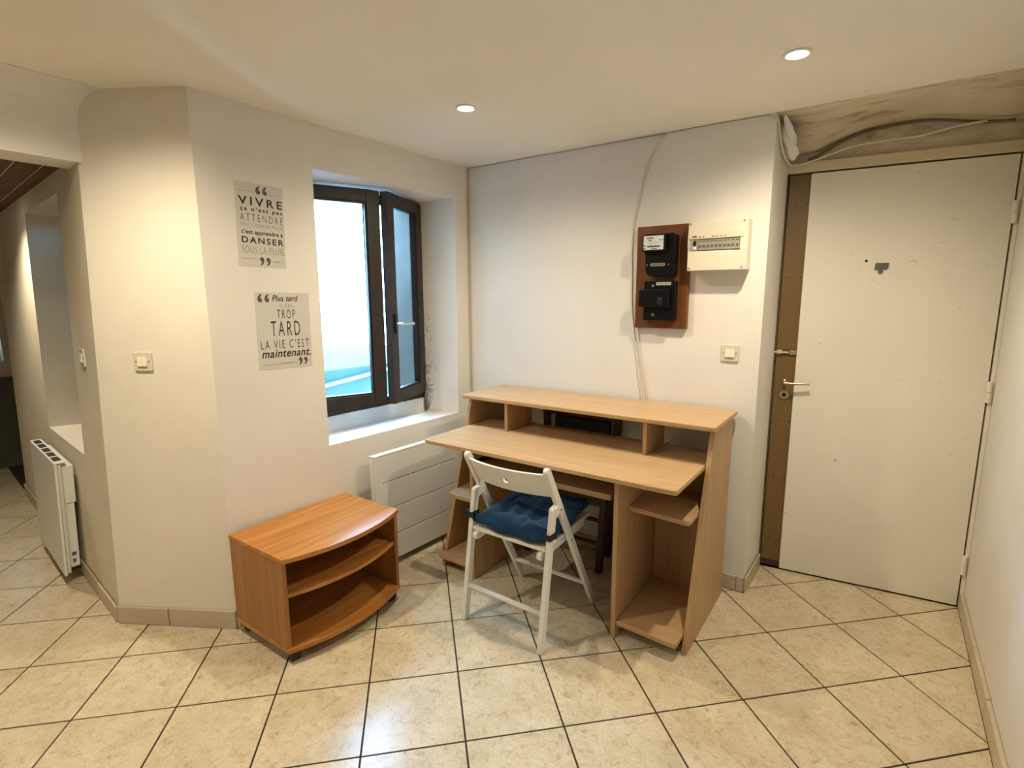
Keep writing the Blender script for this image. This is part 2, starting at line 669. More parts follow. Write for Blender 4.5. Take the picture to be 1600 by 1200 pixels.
wall_hall = wall_obj('wall_hall', lean(rings_wall([
    [(-2.45, 0, -0.05), (-0.002, 0, -0.05), (0.084, 0, 2.35), (-2.45, 0, 2.35)],
    rect(-1.215, -0.367, 0, 0.702, 1.895),
    rect(-1.200, -0.400, 0.34, 0.690, 1.895),
    [(-2.45, 0.34, -0.05), (-0.002, 0.34, -0.05), (0.084, 0.34, 2.35), (-2.45, 0.34, 2.35)],
])), M_HALL, MW_H, 'hall wall with a deep window recess above the slim heater')
hall_end = MW_H @ Vector((-2.45, 0, 0))
bm = bx(hall_end.x, hall_end.x + 0.1, hall_end.y + 0.03, 1.9, -0.05, 2.35)
wall_obj('wall_return', bm, M_HALL, Matrix.Identity(4), 'short return wall at the far end of the hall')
bm = bx(HX, hall_end.x + 0.1, 1.75, 1.9, -0.05, 2.35)
wall_obj('wall_alcove', bm, M_HALL, Matrix.Identity(4), 'side wall of the alcove at the hall end')
# far hall wall with a window
bm = B()
V = rings_wall([[(HX, y, z) for y, z in r] for r in (
    ((-1.4, -0.05), (1.9, -0.05), (1.9, 2.35), (-1.4, 2.35)),
    ((1.0, 0.91), (1.213, 0.91), (1.213, 1.40), (1.0, 1.40)))] +
    [[(HX - 0.25, y, z) for y, z in r] for r in (
    ((1.0, 0.91), (1.213, 0.91), (1.213, 1.40), (1.0, 1.40)),
    ((-1.4, -0.05), (1.9, -0.05), (1.9, 2.35), (-1.4, 2.35)))])
wall_obj('wall_far', V, M_HALL, Matrix.Identity(4), 'far end wall of the hall with a small window')
wall_obj('trim_1', bx(HX + 0.002, HX + 0.03, 0.2, 1.74, 0.0, 0.775), M_FAR, Matrix.Identity(4),
         'dark olive panelling below the far hall window')
wall_obj('wall_hall_side', bx(HX, -2.62, -1.4, -1.25, -0.05, 2.35), M_HALL, Matrix.Identity(4), 'long side wall of the hall away from the heater')
wall_obj('wall_room_side', bx(-2.80, -2.62, -2.9, -1.25, -0.05, 2.4), M_WALL, Matrix.Identity(4), 'room wall beyond the hall opening')
wall_obj('wall_front', bx(-2.8, XR + 0.2, -3.05, -2.9, -0.05, 2.4), M_WALL, Matrix.Identity(4), 'wall behind the viewer')

# --- ceilings


def cz(x, y):
    return 2.197 + 0.012 * max(0.0, min(1.8, YB - y))


bm = B()
low = [(-2.75, -2.95), (XR + 0.1, -2.95), (XR + 0.1, YB), (-2.45, YB)]
ys = [-2.95, 0.8, YB]
rows = [[bm.verts.new((x, y, cz(x, y))) for x in (-2.75, XR + 0.1)] for y in ys]
rows2 = [[bm.verts.new((x, y, 2.42)) for x in (-2.75, XR + 0.1)] for y in ys]
for a, b in zip(rows, rows[1:]):
    bm.faces.new((a[0], a[1], b[1], b[0]))
for a, b in zip(rows2, rows2[1:]):
    bm.faces.new((a[0], b[0], b[1], a[1]))
for i in range(2):
    for s in (0, 1):
        bm.faces.new((rows[i][s], rows[i + 1][s], rows2[i + 1][s], rows2[i][s]))
bm.faces.new((rows[0][0], rows2[0][0], rows2[0][1], rows[0][1]))
bm.faces.new((rows[2][0], rows[2][1], rows2[2][1], rows2[2][0]))
wall_obj('ceiling', bm, M_CEIL, Matrix.Identity(4), 'tan painted plaster ceiling with recessed spotlights')

# sagging plaster over the door niche
DD = math.atan2(0.09, 0.80)
D0 = Vector((-0.40, 2.965, 0))
MW_D = frame_at(D0, DD)
arc = [(-0.06, 2.070), (0.075, 2.088), (0.16, 2.130), (0.254, 2.162), (0.35, 2.174), (0.444, 2.178), (0.53, 2.165), (0.62, 2.142), (0.72, 2.125), (0.85, 2.115)]
bm = B()
cols = []
for a, z in arc:
    p = MW_D @ Vector((a, 0.03, 0))
    col = []
    for k in range(9):
        t = k / 8
        x = -0.456 + (a + 0.06) / 0.91 * (XR + 0.03 + 0.456)
        q = Vector((x, YB - 0.01, 0)).lerp(p, t)
        zz = 2.1965 * (1 - t ** 1.7) + z * t ** 1.7
        col.append((bm.verts.new((q.x, q.y, zz)), bm.verts.new((q.x, q.y, 2.42))))
    cols.append(col)
for c, d in zip(cols, cols[1:]):
    for k in range(8):
        bm.faces.new((c[k][0], d[k][0], d[k + 1][0], c[k + 1][0]))
        bm.faces.new((c[k][1], c[k + 1][1], d[k + 1][1], d[k][1]))
    bm.faces.new((c[0][0], c[0][1], d[0][1], d[0][0]))
    bm.faces.new((c[8][0], d[8][0], d[8][1], c[8][1]))
for c in (cols[0], cols[-1]):
    for k in range(8):
        bm.faces.new((c[k][0], c[k + 1][0], c[k + 1][1], c[k][1]))
o = wall_obj('ceiling_door', bm, M_NICHE, Matrix.Identity(4), 'sagging stained plaster sloping down above the entrance door')
for p in o.data.polygons:
    p.use_smooth = abs(p.normal.z) > 0.5
wall_obj('wall_over_door', bx(-0.09, 0.87, 0.012, 0.22, 2.052, 2.40), M_NICHE, MW_D, 'bare brown wall strip above the door lintel')

wall_obj('leak_blocker', bx(-0.20, 1.10, 0.06, 0.20, -0.05, 2.1), M_NICHE, MW_D, 'unseen slab added behind the entrance door to stop light leaks')  # added out of sight to block daylight leaking round the door

# hall ceiling of dark timber planks + white downstand beam
ceil_hall = thing('ceiling_hall', label='dark timber plank ceiling of the hall', kind='structure')
obj('deck', bx(HX, -2.63, -1.3, 1.85, 1.989, 2.09), mat('joint_filler', (0.52, 0.46, 0.36), 0.7), ceil_hall)
y = 0.0
edges = [0.27, 0.006, -0.075, -0.137, -0.215, -0.29, -0.365, -0.44, -0.52, -0.60, -0.68, -0.77, -0.86, -0.95, -1.04, -1.14, -1.24]
edges = [0.30, 0.0, -0.09, -0.175, -0.26, -0.345, -0.43, -0.515, -0.60, -0.69, -0.78, -0.87, -0.96, -1.05, -1.14, -1.23, -1.32, -1.41, -1.50, -1.59, -1.68, -1.77]
for a, b in zip(edges, edges[1:]):
    bm = bx(-3.45, 0.07, b + 0.004, a - 0.004 if a < 0.2 else a, 1.985, 2.000)
    bm.transform(MW_H)
    cut = [f for f in bm.verts if f.co.y < -1.25]
    if len(cut) == len(bm.verts):
        bm.free()
        continue
    pl = obj('plank', bm, M_TIMBER, ceil_hall, bevel=0.002)
bm = B()
prof = [(-2.605, 1.955), (-2.605, 2.10)]
for i in range(7):
    t = i / 6 * PI / 2
    prof.append((-2.605 + 0.10 * (1 - math.cos(t)), 2.10 + 0.115 * math.sin(t)))
prof += [(-2.505, 2.36), (-2.78, 2.36), (-2.78, 1.955)]
prism(bm, prof, 'Y', -1.3, 0.90)
beam = wall_obj('beam', bm, M_WALL, Matrix.Identity(4), 'white plastered downstand beam with a coved top over the hall opening')

# ---------------------------------------------------------------- floor: every tile its own piece
floor = thing('floor', label='floor of large beige stone-look tiles laid diagonally with dark joints', kind='structure')
obj('screed', bx(HX - 0.2, XR + 0.15, -2.95, 3.25, -0.08, -0.0030), M_GROUT, floor)
obj('tile_field', bx(-2.75, XR + 0.1, -2.92, -0.92, -0.002, 0.0), M_SCREED, floor)
REG = [
    [(-2.205, 1.06), (-2.205, -0.9), (XR - 0.016, -0.9), (XR - 0.016, 2.606), (-2.135, 2.606)],
    [(-0.445, 2.606), (XR - 0.016, 2.606), (XR - 0.016, 3.044), (-0.432, 2.953)],
    [(-2.69, 0.781), (-2.69, -0.9), (-2.205, -0.9), (-2.205, 1.055)],
    [(HX + 0.02, 1.125), (HX + 0.02, -0.9), (-2.69, -0.9), (-2.69, 0.778)],
]


def clip_poly(sub, reg):
    out = list(sub)
    n = len(reg)
    area = sum(reg[i][0] * reg[(i + 1) % n][1] - reg[(i + 1) % n][0] * reg[i][1] for i in range(n))
    R = reg if area > 0 else reg[::-1]
    for i in range(n):
        a, b = R[i], R[(i + 1) % n]
        def side(p):
            return (b[0] - a[0]) * (p[1] - a[1]) - (b[1] - a[1]) * (p[0] - a[0])
        inp, out = out, []
        for j in range(len(inp)):
            p, q = inp[j], inp[(j + 1) % len(inp)]
            sp, sq = side(p), side(q)
            if sp >= 0:
                out.append(p)
            if (sp >= 0) != (sq >= 0):
                t = sp / (sp - sq)
                out.append((p[0] + t * (q[0] - p[0]), p[1] + t * (q[1] - p[1])))
        if len(out) < 3:
            return []
    return out


TS, TG = 1 / 3.0, 0.0033
TH = math.radians(45.0)
TX, TY = -0.2956, 2.3412
cth, sth = math.cos(TH), math.sin(TH)


def pfloor(a, b):
    return (TX + TS * (a * cth - b * sth), TY + TS * (a * sth + b * cth))


shared = None
for ia in range(-28, 12):
    for ib in range(-22, 24):
        g = TG / TS
        q = [pfloor(ia + g, ib + g), pfloor(ia + 1 - g, ib + g), pfloor(ia + 1 - g, ib + 1 - g), pfloor(ia + g, ib + 1 - g)]
        polys = [p for p in (clip_poly(q, r) for r in REG) if p]
        if not polys:
            continue
        ar = 0
        for p in polys:
            ar += abs(sum(p[i][0] * p[(i + 1) % len(p)][1] - p[(i + 1) % len(p)][0] * p[i][1] for i in range(len(p)))) / 2
        if ar < 0.0004:
            continue
        full = abs(ar - (TS - 2 * TG) ** 2) < 1e-5
        c = pfloor(ia + 0.5, ib + 0.5)
        dz = random.uniform(-0.0004, 0.0004)
        if full and shared:
            o = bpy.data.objects.new('tile', shared)
            COL.objects.link(o)
        else:
            bm = B()
            if full:
                polys = [q]
            for p in polys:
                prism(bm, [(x - c[0], y - c[1]) for x, y in p], 'Z', -0.006, 0.0)
            bmesh.ops.remove_doubles(bm, verts=bm.verts, dist=1e-5)
            bmesh.ops.recalc_face_normals(bm, faces=bm.faces)
            me = bpy.data.meshes.new('tile')
            bm.to_mesh(me)
            bm.free()
            me.materials.append(M_TILE)
            o = bpy.data.objects.new('tile', me)
            COL.objects.link(o)
            if full:
                shared = me
        o.parent = floor
        o.location = (c[0], c[1], dz)

# ---------------------------------------------------------------- skirting tiles


def skirting(name, label, p0, p1, splits, h, th, base=0.0):
    """row of cut tiles along p0->p1 (room on the right-hand side of the direction reversed)"""
    p0, p1 = Vector((*p0, 0)), Vector((*p1, 0))
    d = (p1 - p0).normalized()
    ang = math.atan2(d.y, d.x)
    root = thing(name, p0, ang, label=label, kind='structure')
    L = (p1 - p0).length
    cuts = [0] + [s for s in splits if s < L] + [L]
    for a, b in zip(cuts, cuts[1:]):
        obj('skirting_tile', bx(a + 0.0022, b - 0.0022, -th, -0.0005, 0.0005, h + random.uniform(-0.002, 0.002)), M_SKIRT, root, bevel=0.003)
    return root


sk = lambda L, off, st=0.333: [off + st * i for i in range(int(L / st) + 2)]
cdir = (A - P0).normalized()
cn = Vector((cdir.y, -cdir.x, 0))
skirting('baseboard_corner', 'skirting tiles along the angled corner wall', (P0.x, P0.y), (A.x, A.y), [0.243], 0.082, 0.011)
wd = (Bc - A).normalized()
skirting('baseboard_left', 'skirting tiles below the window wall', (A.x, A.y), (Bc.x, Bc.y), sk(1.5, 0.20), 0.082, 0.010)
skirting('baseboard_back', 'skirting tiles along the back wall beside the desk', (-2.13, YB), (-0.452, YB), sk(1.7, 0.312), 0.076, 0.011)
skirting('baseboard_return', 'skirting tiles on the short wall end beside the door', (-0.450, YB - 0.011), (-0.440, 2.93), [], 0.076, 0.010)
skirting('baseboard_right', 'worn skirting tiles along the right wall', (XR, 3.045), (XR, -0.9), sk(3.95, 0.14), 0.078, 0.015)
hs = MW_H @ Vector((-2.45, 0, 0))
skirting('baseboard_hall', 'skirting tiles along the hall wall under the slim heater', (hs.x, hs.y), (P0.x - 0.005, P0.y), sk(2.45, 0.12), 0.078, 0.011)

# ================================================================ window 1 (brown, two sashes ajar)
win = thing('window_1', A, WW, label='dark brown wooden window in the deep recess, both sashes ajar', kind='structure')
bm = B()
box(bm, 0.4905, 0.535, 0.240, 0.296, 0.802, 1.996)
box(bm, 1.352, 1.3755, 0.240, 0.296, 0.802, 1.996)
box(bm, 0.535, 1.352, 0.240, 0.296, 0.802, 0.846)
box(bm, 0.535, 1.352, 0.240, 0.296, 1.950, 1.996)
obj('frame', bm, M_WINWOOD, win, bevel=0.003)


def sash(hinge, free, flip):
    """built in the window's frame: u from hinge to free edge"""
    h, f = Vector((hinge[0], hinge[1], 0)), Vector((free[0], free[1], 0))
    L = (f - h).length
    u = (f - h) / L
    w = Vector((-u.y, u.x, 0))
    if w.y < 0:
        w = -w                               # w points outwards
    mw = Matrix.Identity(4)
    for i in range(3):
        mw[i][0], mw[i][1], mw[i][2] = u[i], w[i], (0, 0, 1)[i]
    mw.translation = h
    z0, z1, st = 0.842, 1.984, 0.070
    bm = B()
    box(bm, 0, st + 0.01, 0, 0.040, z0, z1)
    box(bm, L - st, L, 0, 0.040, z0, z1)
    box(bm, st + 0.01, L - st, 0, 0.040, z0, z0 + 0.066)
    box(bm, st + 0.01, L - st, 0, 0.040, z1 - 0.060, z1)
    # glazing bead
    for a0, a1, b0, b1 in ((st + 0.01, st + 0.02, z0 + .066, z1 - .06), (L - st - 0.01, L - st, z0 + .066, z1 - .06),
                           (st + .02, L - st - .01, z0 + .066, z0 + .076), (st + .02, L - st - .01, z1 - .07, z1 - .06)):
        box(bm, a0, a1, 0.006, 0.036, b0, b1)
    bm.transform(mw)
    s = obj('sash', bm, M_WINWOOD, win, bevel=0.003)
    bm = bx(st + 0.015, L - st - 0.005, 0.026, 0.030, z0 + 0.07, z1 - 0.064)
    bm.transform(mw)
    obj('pane', bm, M_GLASS, s)
    for z in (0.97, 1.86):
        bm = cyl(B(), (-0.006, 0.012, z), (-0.006, 0.012, z + 0.06), 0.007, n=10)
        bm.transform(mw)
        obj('hinge', bm, M_BLACK, s)
    return s, mw, L


sL, mL, LL = sash((0.508, 0.215), (0.935, 0.066), 1)
sR, mR, LR = sash((1.368, 0.215), (0.960, 0.035), -1)
# cover strip on the left sash, handle on the right one
bm = bx(LL - 0.012, LL + 0.012, 0.0402, 0.054, 0.845, 1.98)
bm.transform(mL)
obj('cover_strip', bm, M_WINWOOD, sL, bevel=0.002)
bm = bx(LR - 0.055, LR - 0.028, -0.012, 0, 1.235, 1.345)
bm.transform(mR)
obj('handle_plate', bm, M_BLACK, sR, bevel=0.003)
bm = B()
cyl(bm, (LR - 0.042, -0.010, 1.288), (LR - 0.042, -0.048, 1.288), 0.008, n=12)
bar(bm, (LR - 0.036, -0.046, 1.288), (LR - 0.175, -0.052, 1.284), 0.012, 0.016, (0, 1, 0))
bm.transform(mR)
obj('handle', bm, M_ALU, sR, bevel=0.003)

# outside the window: a low neighbouring wall with a pale gutter edge
out = thing('neighbouring_wall', MW_WIN @ Vector((2.4, 3.0, 0)), WW, label='low teal-grey wall with a pale sloping gutter outside the left window pane', cat='wall')
bm = B()
hexa(bm, [(-1.5, 0, -2.5), (2.6, 0, -2.5), (2.6, 2.5, -2.5), (-1.5, 2.5, -2.5)],
     [(-1.5, 0, 0.615), (2.6, 0, 0.615), (2.6, 2.5, 0.60), (-1.5, 2.5, 0.60)])
obj('wall_body', bm, M_TEAL, out, bevel=0.01)
bm = bar(B(), (-1.5, -0.03, 0.295), (1.4, -0.03, 0.593), 0.08, 0.035, (0, 1, 0))
obj('gutter', bm, M_TEALL, out, bevel=0.01)

cw = thing('sky_blocker', MW_H @ Vector((-0.8, 0.62, 0)), HD, label='plain wall added outside the hall recess to cut its daylight', cat='wall')  # added out of view, its height set to hold back sky light
obj('wall_body', bx(-1.1, 0.75, 0, 0.1, -1.0, 1.82), M_STONE, cw)  # body of the added sky blocker
cw = thing('sky_blocker', (HX - 1.3, 0.9, 0), 0, label='dark wall added beyond the far hall window to dim its daylight', cat='wall')  # added blocker: keeps the far window from flooding the hall floor
obj('wall_body', bx(-0.2, 0, -2.0, 1.6, -1.0, 3.6), M_STONE, cw)  # body of the added sky blocker
# hall window recess (glass is out of sight in the deep recess) and far window
w2 = thing('window_2', P0, HD, label='window at the back of the hall recess', kind='structure')
bm = B()
for a0, a1, b0, b1 in ((-1.198, -1.15, 0.70, 1.89), (-0.45, -0.402, 0.70, 1.89), (-1.15, -0.45, 0.70, 0.75), (-1.15, -0.45, 1.84, 1.89), (-0.82, -0.78, 0.75, 1.84)):
    box(bm, a0, a1, 0.25, 0.30, b0, b1)
obj('frame', lean(bm), M_WINWOOD, w2, bevel=0.003)
obj('pane', lean(bx(-1.15, -0.45, 0.272, 0.277, 0.75, 1.84)), M_GLASS, w2)
w3 = thing('window_3', (HX, 0, 0), 0, label='small white-framed window at the far end of the hall', kind='structure')
bm = B()
for a0, a1, b0, b1 in ((1.002, 1.03, 0.912, 1.398), (1.18, 1.211, 0.912, 1.398), (1.03, 1.18, 0.912, 0.95), (1.03, 1.18, 1.36, 1.398)):
    box(bm, -0.14, -0.09, a0, a1, b0, b1)
obj('frame', bm, M_WHITEP, w3, bevel=0.003)
obj('pane', bx(-0.118, -0.113, 1.03, 1.18, 0.95, 1.36), M_GLASS, w3)

# ================================================================ entrance door
door = thing('door_1', D0, DD, label='white-clad entrance door with a bare brown strip on its lock side', kind='structure')
obj('door_leaf', bx(-0.036, 0.797, 0, 0.042, 0.012, 2.000), M_BROWN, door, bevel=0.003)
obj('cladding_panel', bx(0.055, 0.796, -0.014, -0.0005, 0.008, 1.998), M_DOORW, door, bevel=0.003)
obj('kick_strip', bx(-0.034, 0.056, -0.004, -0.0005, 0.010, 0.040), mat('dark_worn_wood', (0.045, 0.022, 0.010), 0.6), door)
bm = B()
box(bm, -0.052, -0.040, -0.012, 0.05, 0.0, 2.003)
obj('lock_jamb', bm, mat('jamb_brown', (0.10, 0.062, 0.025), 0.5), door, bevel=0.002)
bm = bx(0.802, 0.816, -0.020, 0.05, 0.0, 2.003)
obj('hinge_jamb', bm, M_DOORW, door, bevel=0.002)
bm = bx(-0.052, 0.816, -0.022, 0.05, 2.005, 2.051)
obj('lintel', bm, mat('lintel_cream', (0.66, 0.57, 0.40), 0.5), door, bevel=0.003)
for z in (1.768, 1.018, 0.214):
    hg = obj('hinge', cyl(B(), (0.799, -0.024, z - 0.045), (0.799, -0.024, z - 0.001), 0.0105, n=12), M_DOORW, door)
    obj('hinge_knuckle', cyl(B(), (0.799, -0.024, z + 0.001), (0.799, -0.024, z + 0.045), 0.0095, n=12), M_DOORW, hg)
# handle, lock, bolt, viewer plate
bm = B()
cyl(bm, (0.012, 0, 1.004), (0.012, -0.006, 1.004), 0.014, n=20)
cyl(bm, (0.012, -0.004, 1.004), (0.012, -0.056, 1.004), 0.007, n=14)
tube(bm, smooth_path([(0.010, -0.055, 1.004), (0.040, -0.056, 1.004), (0.085, -0.055, 1.005), (0.122, -0.050, 1.006)]), 0.0065, 10)
obj('handle', bm, M_BRASS, door, smooth=True)
bm = B()
cyl(bm, (0.014, 0, 0.938), (0.014, -0.008, 0.938), 0.026, 0.022, n=26)
lk = obj('lock', bm, M_BRASS, door)
obj('keyhole', cyl(B(), (0.014, -0.0081, 0.938), (0.014, -0.0100, 0.938), 0.010, n=18), M_BLACK, lk)
bm = B()
box(bm, -0.034, 0.054, -0.004, -0.0003, 1.141, 1.166)
bolt = obj('bolt', bm, mat('bolt_bronze', (0.09, 0.055, 0.025), 0.4, 0.5), door)
obj('bolt_rod', cyl(B(), (-0.050, -0.010, 1.153), (0.020, -0.010, 1.153), 0.0065, n=12), M_STEEL, bolt)
obj('bolt_bracket', bx(-0.034, -0.008, -0.015, -0.0042, 1.143, 1.164), M_BRASS, bolt, bevel=0.002)
obj('bolt_bracket', bx(0.022, 0.053, -0.013, -0.0042, 1.143, 1.164), M_BRASS, bolt, bevel=0.002)
bm = prism(B(), [(0.340, 1.548), (0.386, 1.548), (0.392, 1.556), (0.392, 1.578), (0.342, 1.578)], 'Y', -0.018, -0.0145)
vp = obj('viewer_plate', bm, M_DKGREY, door)
obj('viewer_disc', cyl(B(), (0.364, -0.0145, 1.540), (0.364, -0.020, 1.540), 0.010, n=16), M_DKGREY, door)
obj('peephole', cyl(B(), (0.306, -0.0142, 1.589), (0.306, -0.0155, 1.589), 0.006, n=14), M_RUBBER, door)
obj('peephole', cyl(B(), (0.262, -0.0142, 0.632), (0.262, -0.0155, 0.632), 0.0045, n=3), M_RUBBER, door)
for z in (1.86, 1.52, 0.80, 0.50, 0.16):
    for x in (-0.004, 0.046):
        obj('screw', cyl(B(), (x, -0.0002, z), (x, -0.0016, z), 0.0036, n=8), M_RUBBER, door)

# ================================================================ desk
desk = thing('desk', (-1.195, 2.27, 0), 0, label='light beech computer desk with shelf compartments in front of the back wall', cat='desk')


def D(name, bm, m, bev=0.0025, parent=None):
    return obj(name, bm, m, parent or desk, local=False, bevel=bev)


side = [(1.983, 0), (2.545, 0), (2.565, 0.885), (2.243, 0.885), (2.236, 0.86), (2.215, 0.79), (2.200, 0.72), (2.152, 0.58), (2.088, 0.352), (2.034, 0.166)]
D('side_panel', prism(B(), side, 'X', -0.557, -0.536), M_BEECH_Z)
D('side_panel', prism(B(), side, 'X', -1.855, -1.834), M_BEECH_Z)
bm = prism(B(), rrect(-1.868, -0.524, 2.196, 2.598, 0.012), 'Z', 0.885, 0.906)
D('top_board', bm, M_BEECH_X, 0.004)
bm = prism(B(), [(-1.838, 1.872), (-1.820, 1.852), (-0.573, 1.847), (-0.562, 1.857), (-0.560, 2.210), (-1.832, 2.210)], 'Z', 0.716, 0.737)
D('work_surface', bm, M_BEECH_X, 0.004)
D('compartment_floor', bx(-1.833, -0.558, 2.214, 2.460, 0.714, 0.734), M_BEECH_X)
D('divider', bx(-1.596, -1.577, 2.216, 2.455, 0.7345, 0.8845), M_BEECH_Z)
D('divider', bx(-0.838, -0.820, 2.216, 2.455, 0.7345, 0.8845), M_BEECH_Z)
for z in (0.755, 0.868):
    D('screw_cap', cyl(B(), (-1.5772, 2.245, z), (-1.5755, 2.245, z), 0.004, n=10), M_MAHOG, 0)
D('inner_panel', bx(-1.631, -1.610, 1.963, 2.550, 0, 0.7155), M_BEECH_Z)
D('inner_panel', bx(-0.842, -0.821, 1.928, 2.550, 0, 0.7155), M_BEECH_Z)
D('back_panel', bx(-0.8205, -0.5575, 2.372, 2.388, 0.081, 0.7135), M_BEECH_Z)
D('tower_shelf', prism(B(), [(-0.8205, 1.936), (-0.568, 1.922), (-0.5595, 1.929), (-0.5575, 2.371), (-0.8205, 2.371)], 'Z', 0.058, 0.079), M_BEECH_X)
D('tower_shelf', prism(B(), [(-0.8205, 2.040), (-0.575, 2.022), (-0.560, 2.032), (-0.5575, 2.371), (-0.8205, 2.371)], 'Z', 0.535, 0.556), M_BEECH_X)
D('side_shelf', prism(B(), [(-1.8335, 2.033), (-1.800, 2.012), (-1.6315, 2.012), (-1.6315, 2.54), (-1.8335, 2.54)], 'Z', 0.385, 0.406), M_BEECH_X)
D('side_shelf', prism(B(), [(-1.868, 1.975), (-1.835, 1.952), (-1.6315, 1.952), (-1.6315, 2.54), (-1.832, 2.54), (-1.833, 2.0)], 'Z', 0.058, 0.079), M_BEECH_X)
tray = D('keyboard_tray', prism(B(), rrect(-1.600, -0.872, 1.968, 2.26, 0.008), 'Z', 0.590, 0.616), M_BEECH_X)
D('tray_slide', bx(-1.6095, -1.6005, 1.99, 2.35, 0.585, 0.635), M_BLACK, 0, tray)
D('tray_slide', bx(-0.8715, -0.8425, 1.99, 2.35, 0.585, 0.635), M_BLACK, 0, tray)
D('foot_glide', bx(-0.556, -0.538, 2.0, 2.03, 0.0, 0.0008), M_RUBBER, 0)

# ================================================================ dark folded chair behind the desk
dk = thing('dark_chair', (-1.33, 2.5, 0), 0, label='dark mahogany chair with a black back pad, stowed under the desk against the wall', cat='chair')


def K(name, bm, m=M_MAHOG, bev=0.003):
    return obj(name, bm, m, dk, local=False, bevel=bev)


for x in (-1.552, -1.106):
    K('front_leg', bar(B(), (x - 0.012, 2.392, 0), (x + 0.012, 2.392, 0.425), 0.034, 0.034, (1, 0, 0)))
    K('rear_leg', bar(B(), (x - 0.05 if x > -1.3 else x + 0.03, 2.578, 0), (x, 2.572, 0.875), 0.036, 0.030, (1, 0, 0)))
    K('stretcher', bar(B(), (x - 0.01, 2.405, 0.150), (x - 0.02 if x > -1.3 else x + 0.01, 2.565, 0.150), 0.016, 0.022, (1, 0, 0)))
K('apron', bx(-1.545, -1.11, 2.380, 2.402, 0.365, 0.425))
K('seat', bx(-1.575, -1.085, 2.372, 2.555, 0.426, 0.448), M_MAHOG)
K('rung', cyl(B(), (-1.55, 2.392, 0.285), (-1.11, 2.392, 0.285), 0.011, n=10), M_MAHOG, 0)
K('rung', cyl(B(), (-1.55, 2.392, 0.157), (-1.11, 2.392, 0.157), 0.011, n=10), M_MAHOG, 0)
K('top_rail', bx(-1.535, -1.123, 2.560, 2.584, 0.775, 0.872))
K('back_pad', bx(-1.490, -1.150, 2.553, 2.588, 0.60, 0.772), M_RUBBER, 0.01)

# ================================================================ white folding chair
CO = (-1.233, 1.677, 0)
CA = math.radians(-1.117)
ch = thing('folding_chair', CO, CA, label='white painted wooden folding chair with a curved back pulled up to the desk', cat='chair')


def rod_round(bm, x, p0, p1, w, h, cap0=False, cap1=True):
    """flat bar in the plane x=const with a rounded upper end"""
    p0, p1 = Vector((0, *p0)), Vector((0, *p1))
    d = (p1 - p0).normalized()
    t = Vector((0, -d.z, d.y))
    pts = [p0 - t * h / 2, p0 + t * h / 2]
    n = 7
    if cap1:
        c = p1 - d * h / 2
        for i in range(n + 1):
            a = PI / 2 - PI * i / n
            pts.append(c + t * (h / 2 * math.sin(a)) + d * (h / 2 * math.cos(a)))
    else:
        pts += [p1 + t * h / 2, p1 - t * h / 2]
    return prism(bm, [(p.y, p.z) for p in pts], 'X', x - w / 2, x + w / 2)


def flat_foot(bm):
    for v in bm.verts:
        if v.co.z < 0.03:
            v.co.z = max(v.co.z, 0.0)
    return bm


for s in (-1, 1):
    o = obj('rear_leg', flat_foot(rod_round(B(), s * 0.203, (-0.002, 0.0), (0.087, 0.597), 0.022, 0.033)), M_CHAIR, ch, bevel=0.004)
for s in (-1, 1):
    o = obj('front_leg', flat_foot(rod_round(B(), s * 0.203, (0.452, 0.0), (0.030, 0.772), 0.021, 0.034)), M_CHAIR, ch, bevel=0.004)
    obj('bolt', cyl(B(), (s * 0.2135, 0.132, 0.575), (s * 0.2165, 0.132, 0.575), 0.005, n=12), M_STEEL, o)
    obj('bolt', cyl(B(), (s * 0.2135, 0.225, 0.408), (s * 0.2165, 0.225, 0.408), 0.005, n=12), M_STEEL, o)
for s in (-1, 1):
    bm = prism(B(), [(0.085, 0.545), (0.12, 0.565), (0.125, 0.59), (0.105, 0.60), (0.085, 0.592)], 'X', s * 0.203 - 0.013, s * 0.203 + 0.013)
    obj('pivot_bracket', bm, M_CHAIR, ch, bevel=0.002)
for s in (-1, 1):
    obj('seat_rail', rod_round(B(), s * 0.168, (0.40, 0.415), (0.030, 0.392), 0.022, 0.034), M_CHAIR, ch, bevel=0.004)
bm = prism(B(), [(0.048, 0.412), (0.428, 0.438), (0.4265, 0.455), (0.047, 0.429)], 'X', -0.190, 0.190)
obj('seat', bm, M_CHAIR, ch, bevel=0.004)
obj('rung', cyl(B(), (-0.193, 0.022, 0.157), (0.193, 0.022, 0.157), 0.011, n=14), M_CHAIR, ch, smooth=True)
obj('rung', cyl(B(), (-0.193, 0.378, 0.132), (0.193, 0.378, 0.132), 0.011, n=14), M_CHAIR, ch, smooth=True)
# curved back board with a round finger hole
xs = [-0.192 + 0.162 * i / 9 for i in range(10)] + [-0.015, 0, 0.015] + [0.03 + 0.162 * i / 9 for i in range(10)]
zs = [0.0, 0.022, 0.037, 0.052, 0.067, 0.082, 0.112]
zs = [0.0, 0.022, 0.037, 0.052, 0.067, 0.082, 0.114]
bm = B()


def bend(x, z, th):
    yb = 0.106 - 0.62 * (z + 0.012)      # follows the uprights' rake
    return (x, yb + 0.010 - 0.034 * (1 - (x / 0.192) ** 2) + th, 0.632 + z)


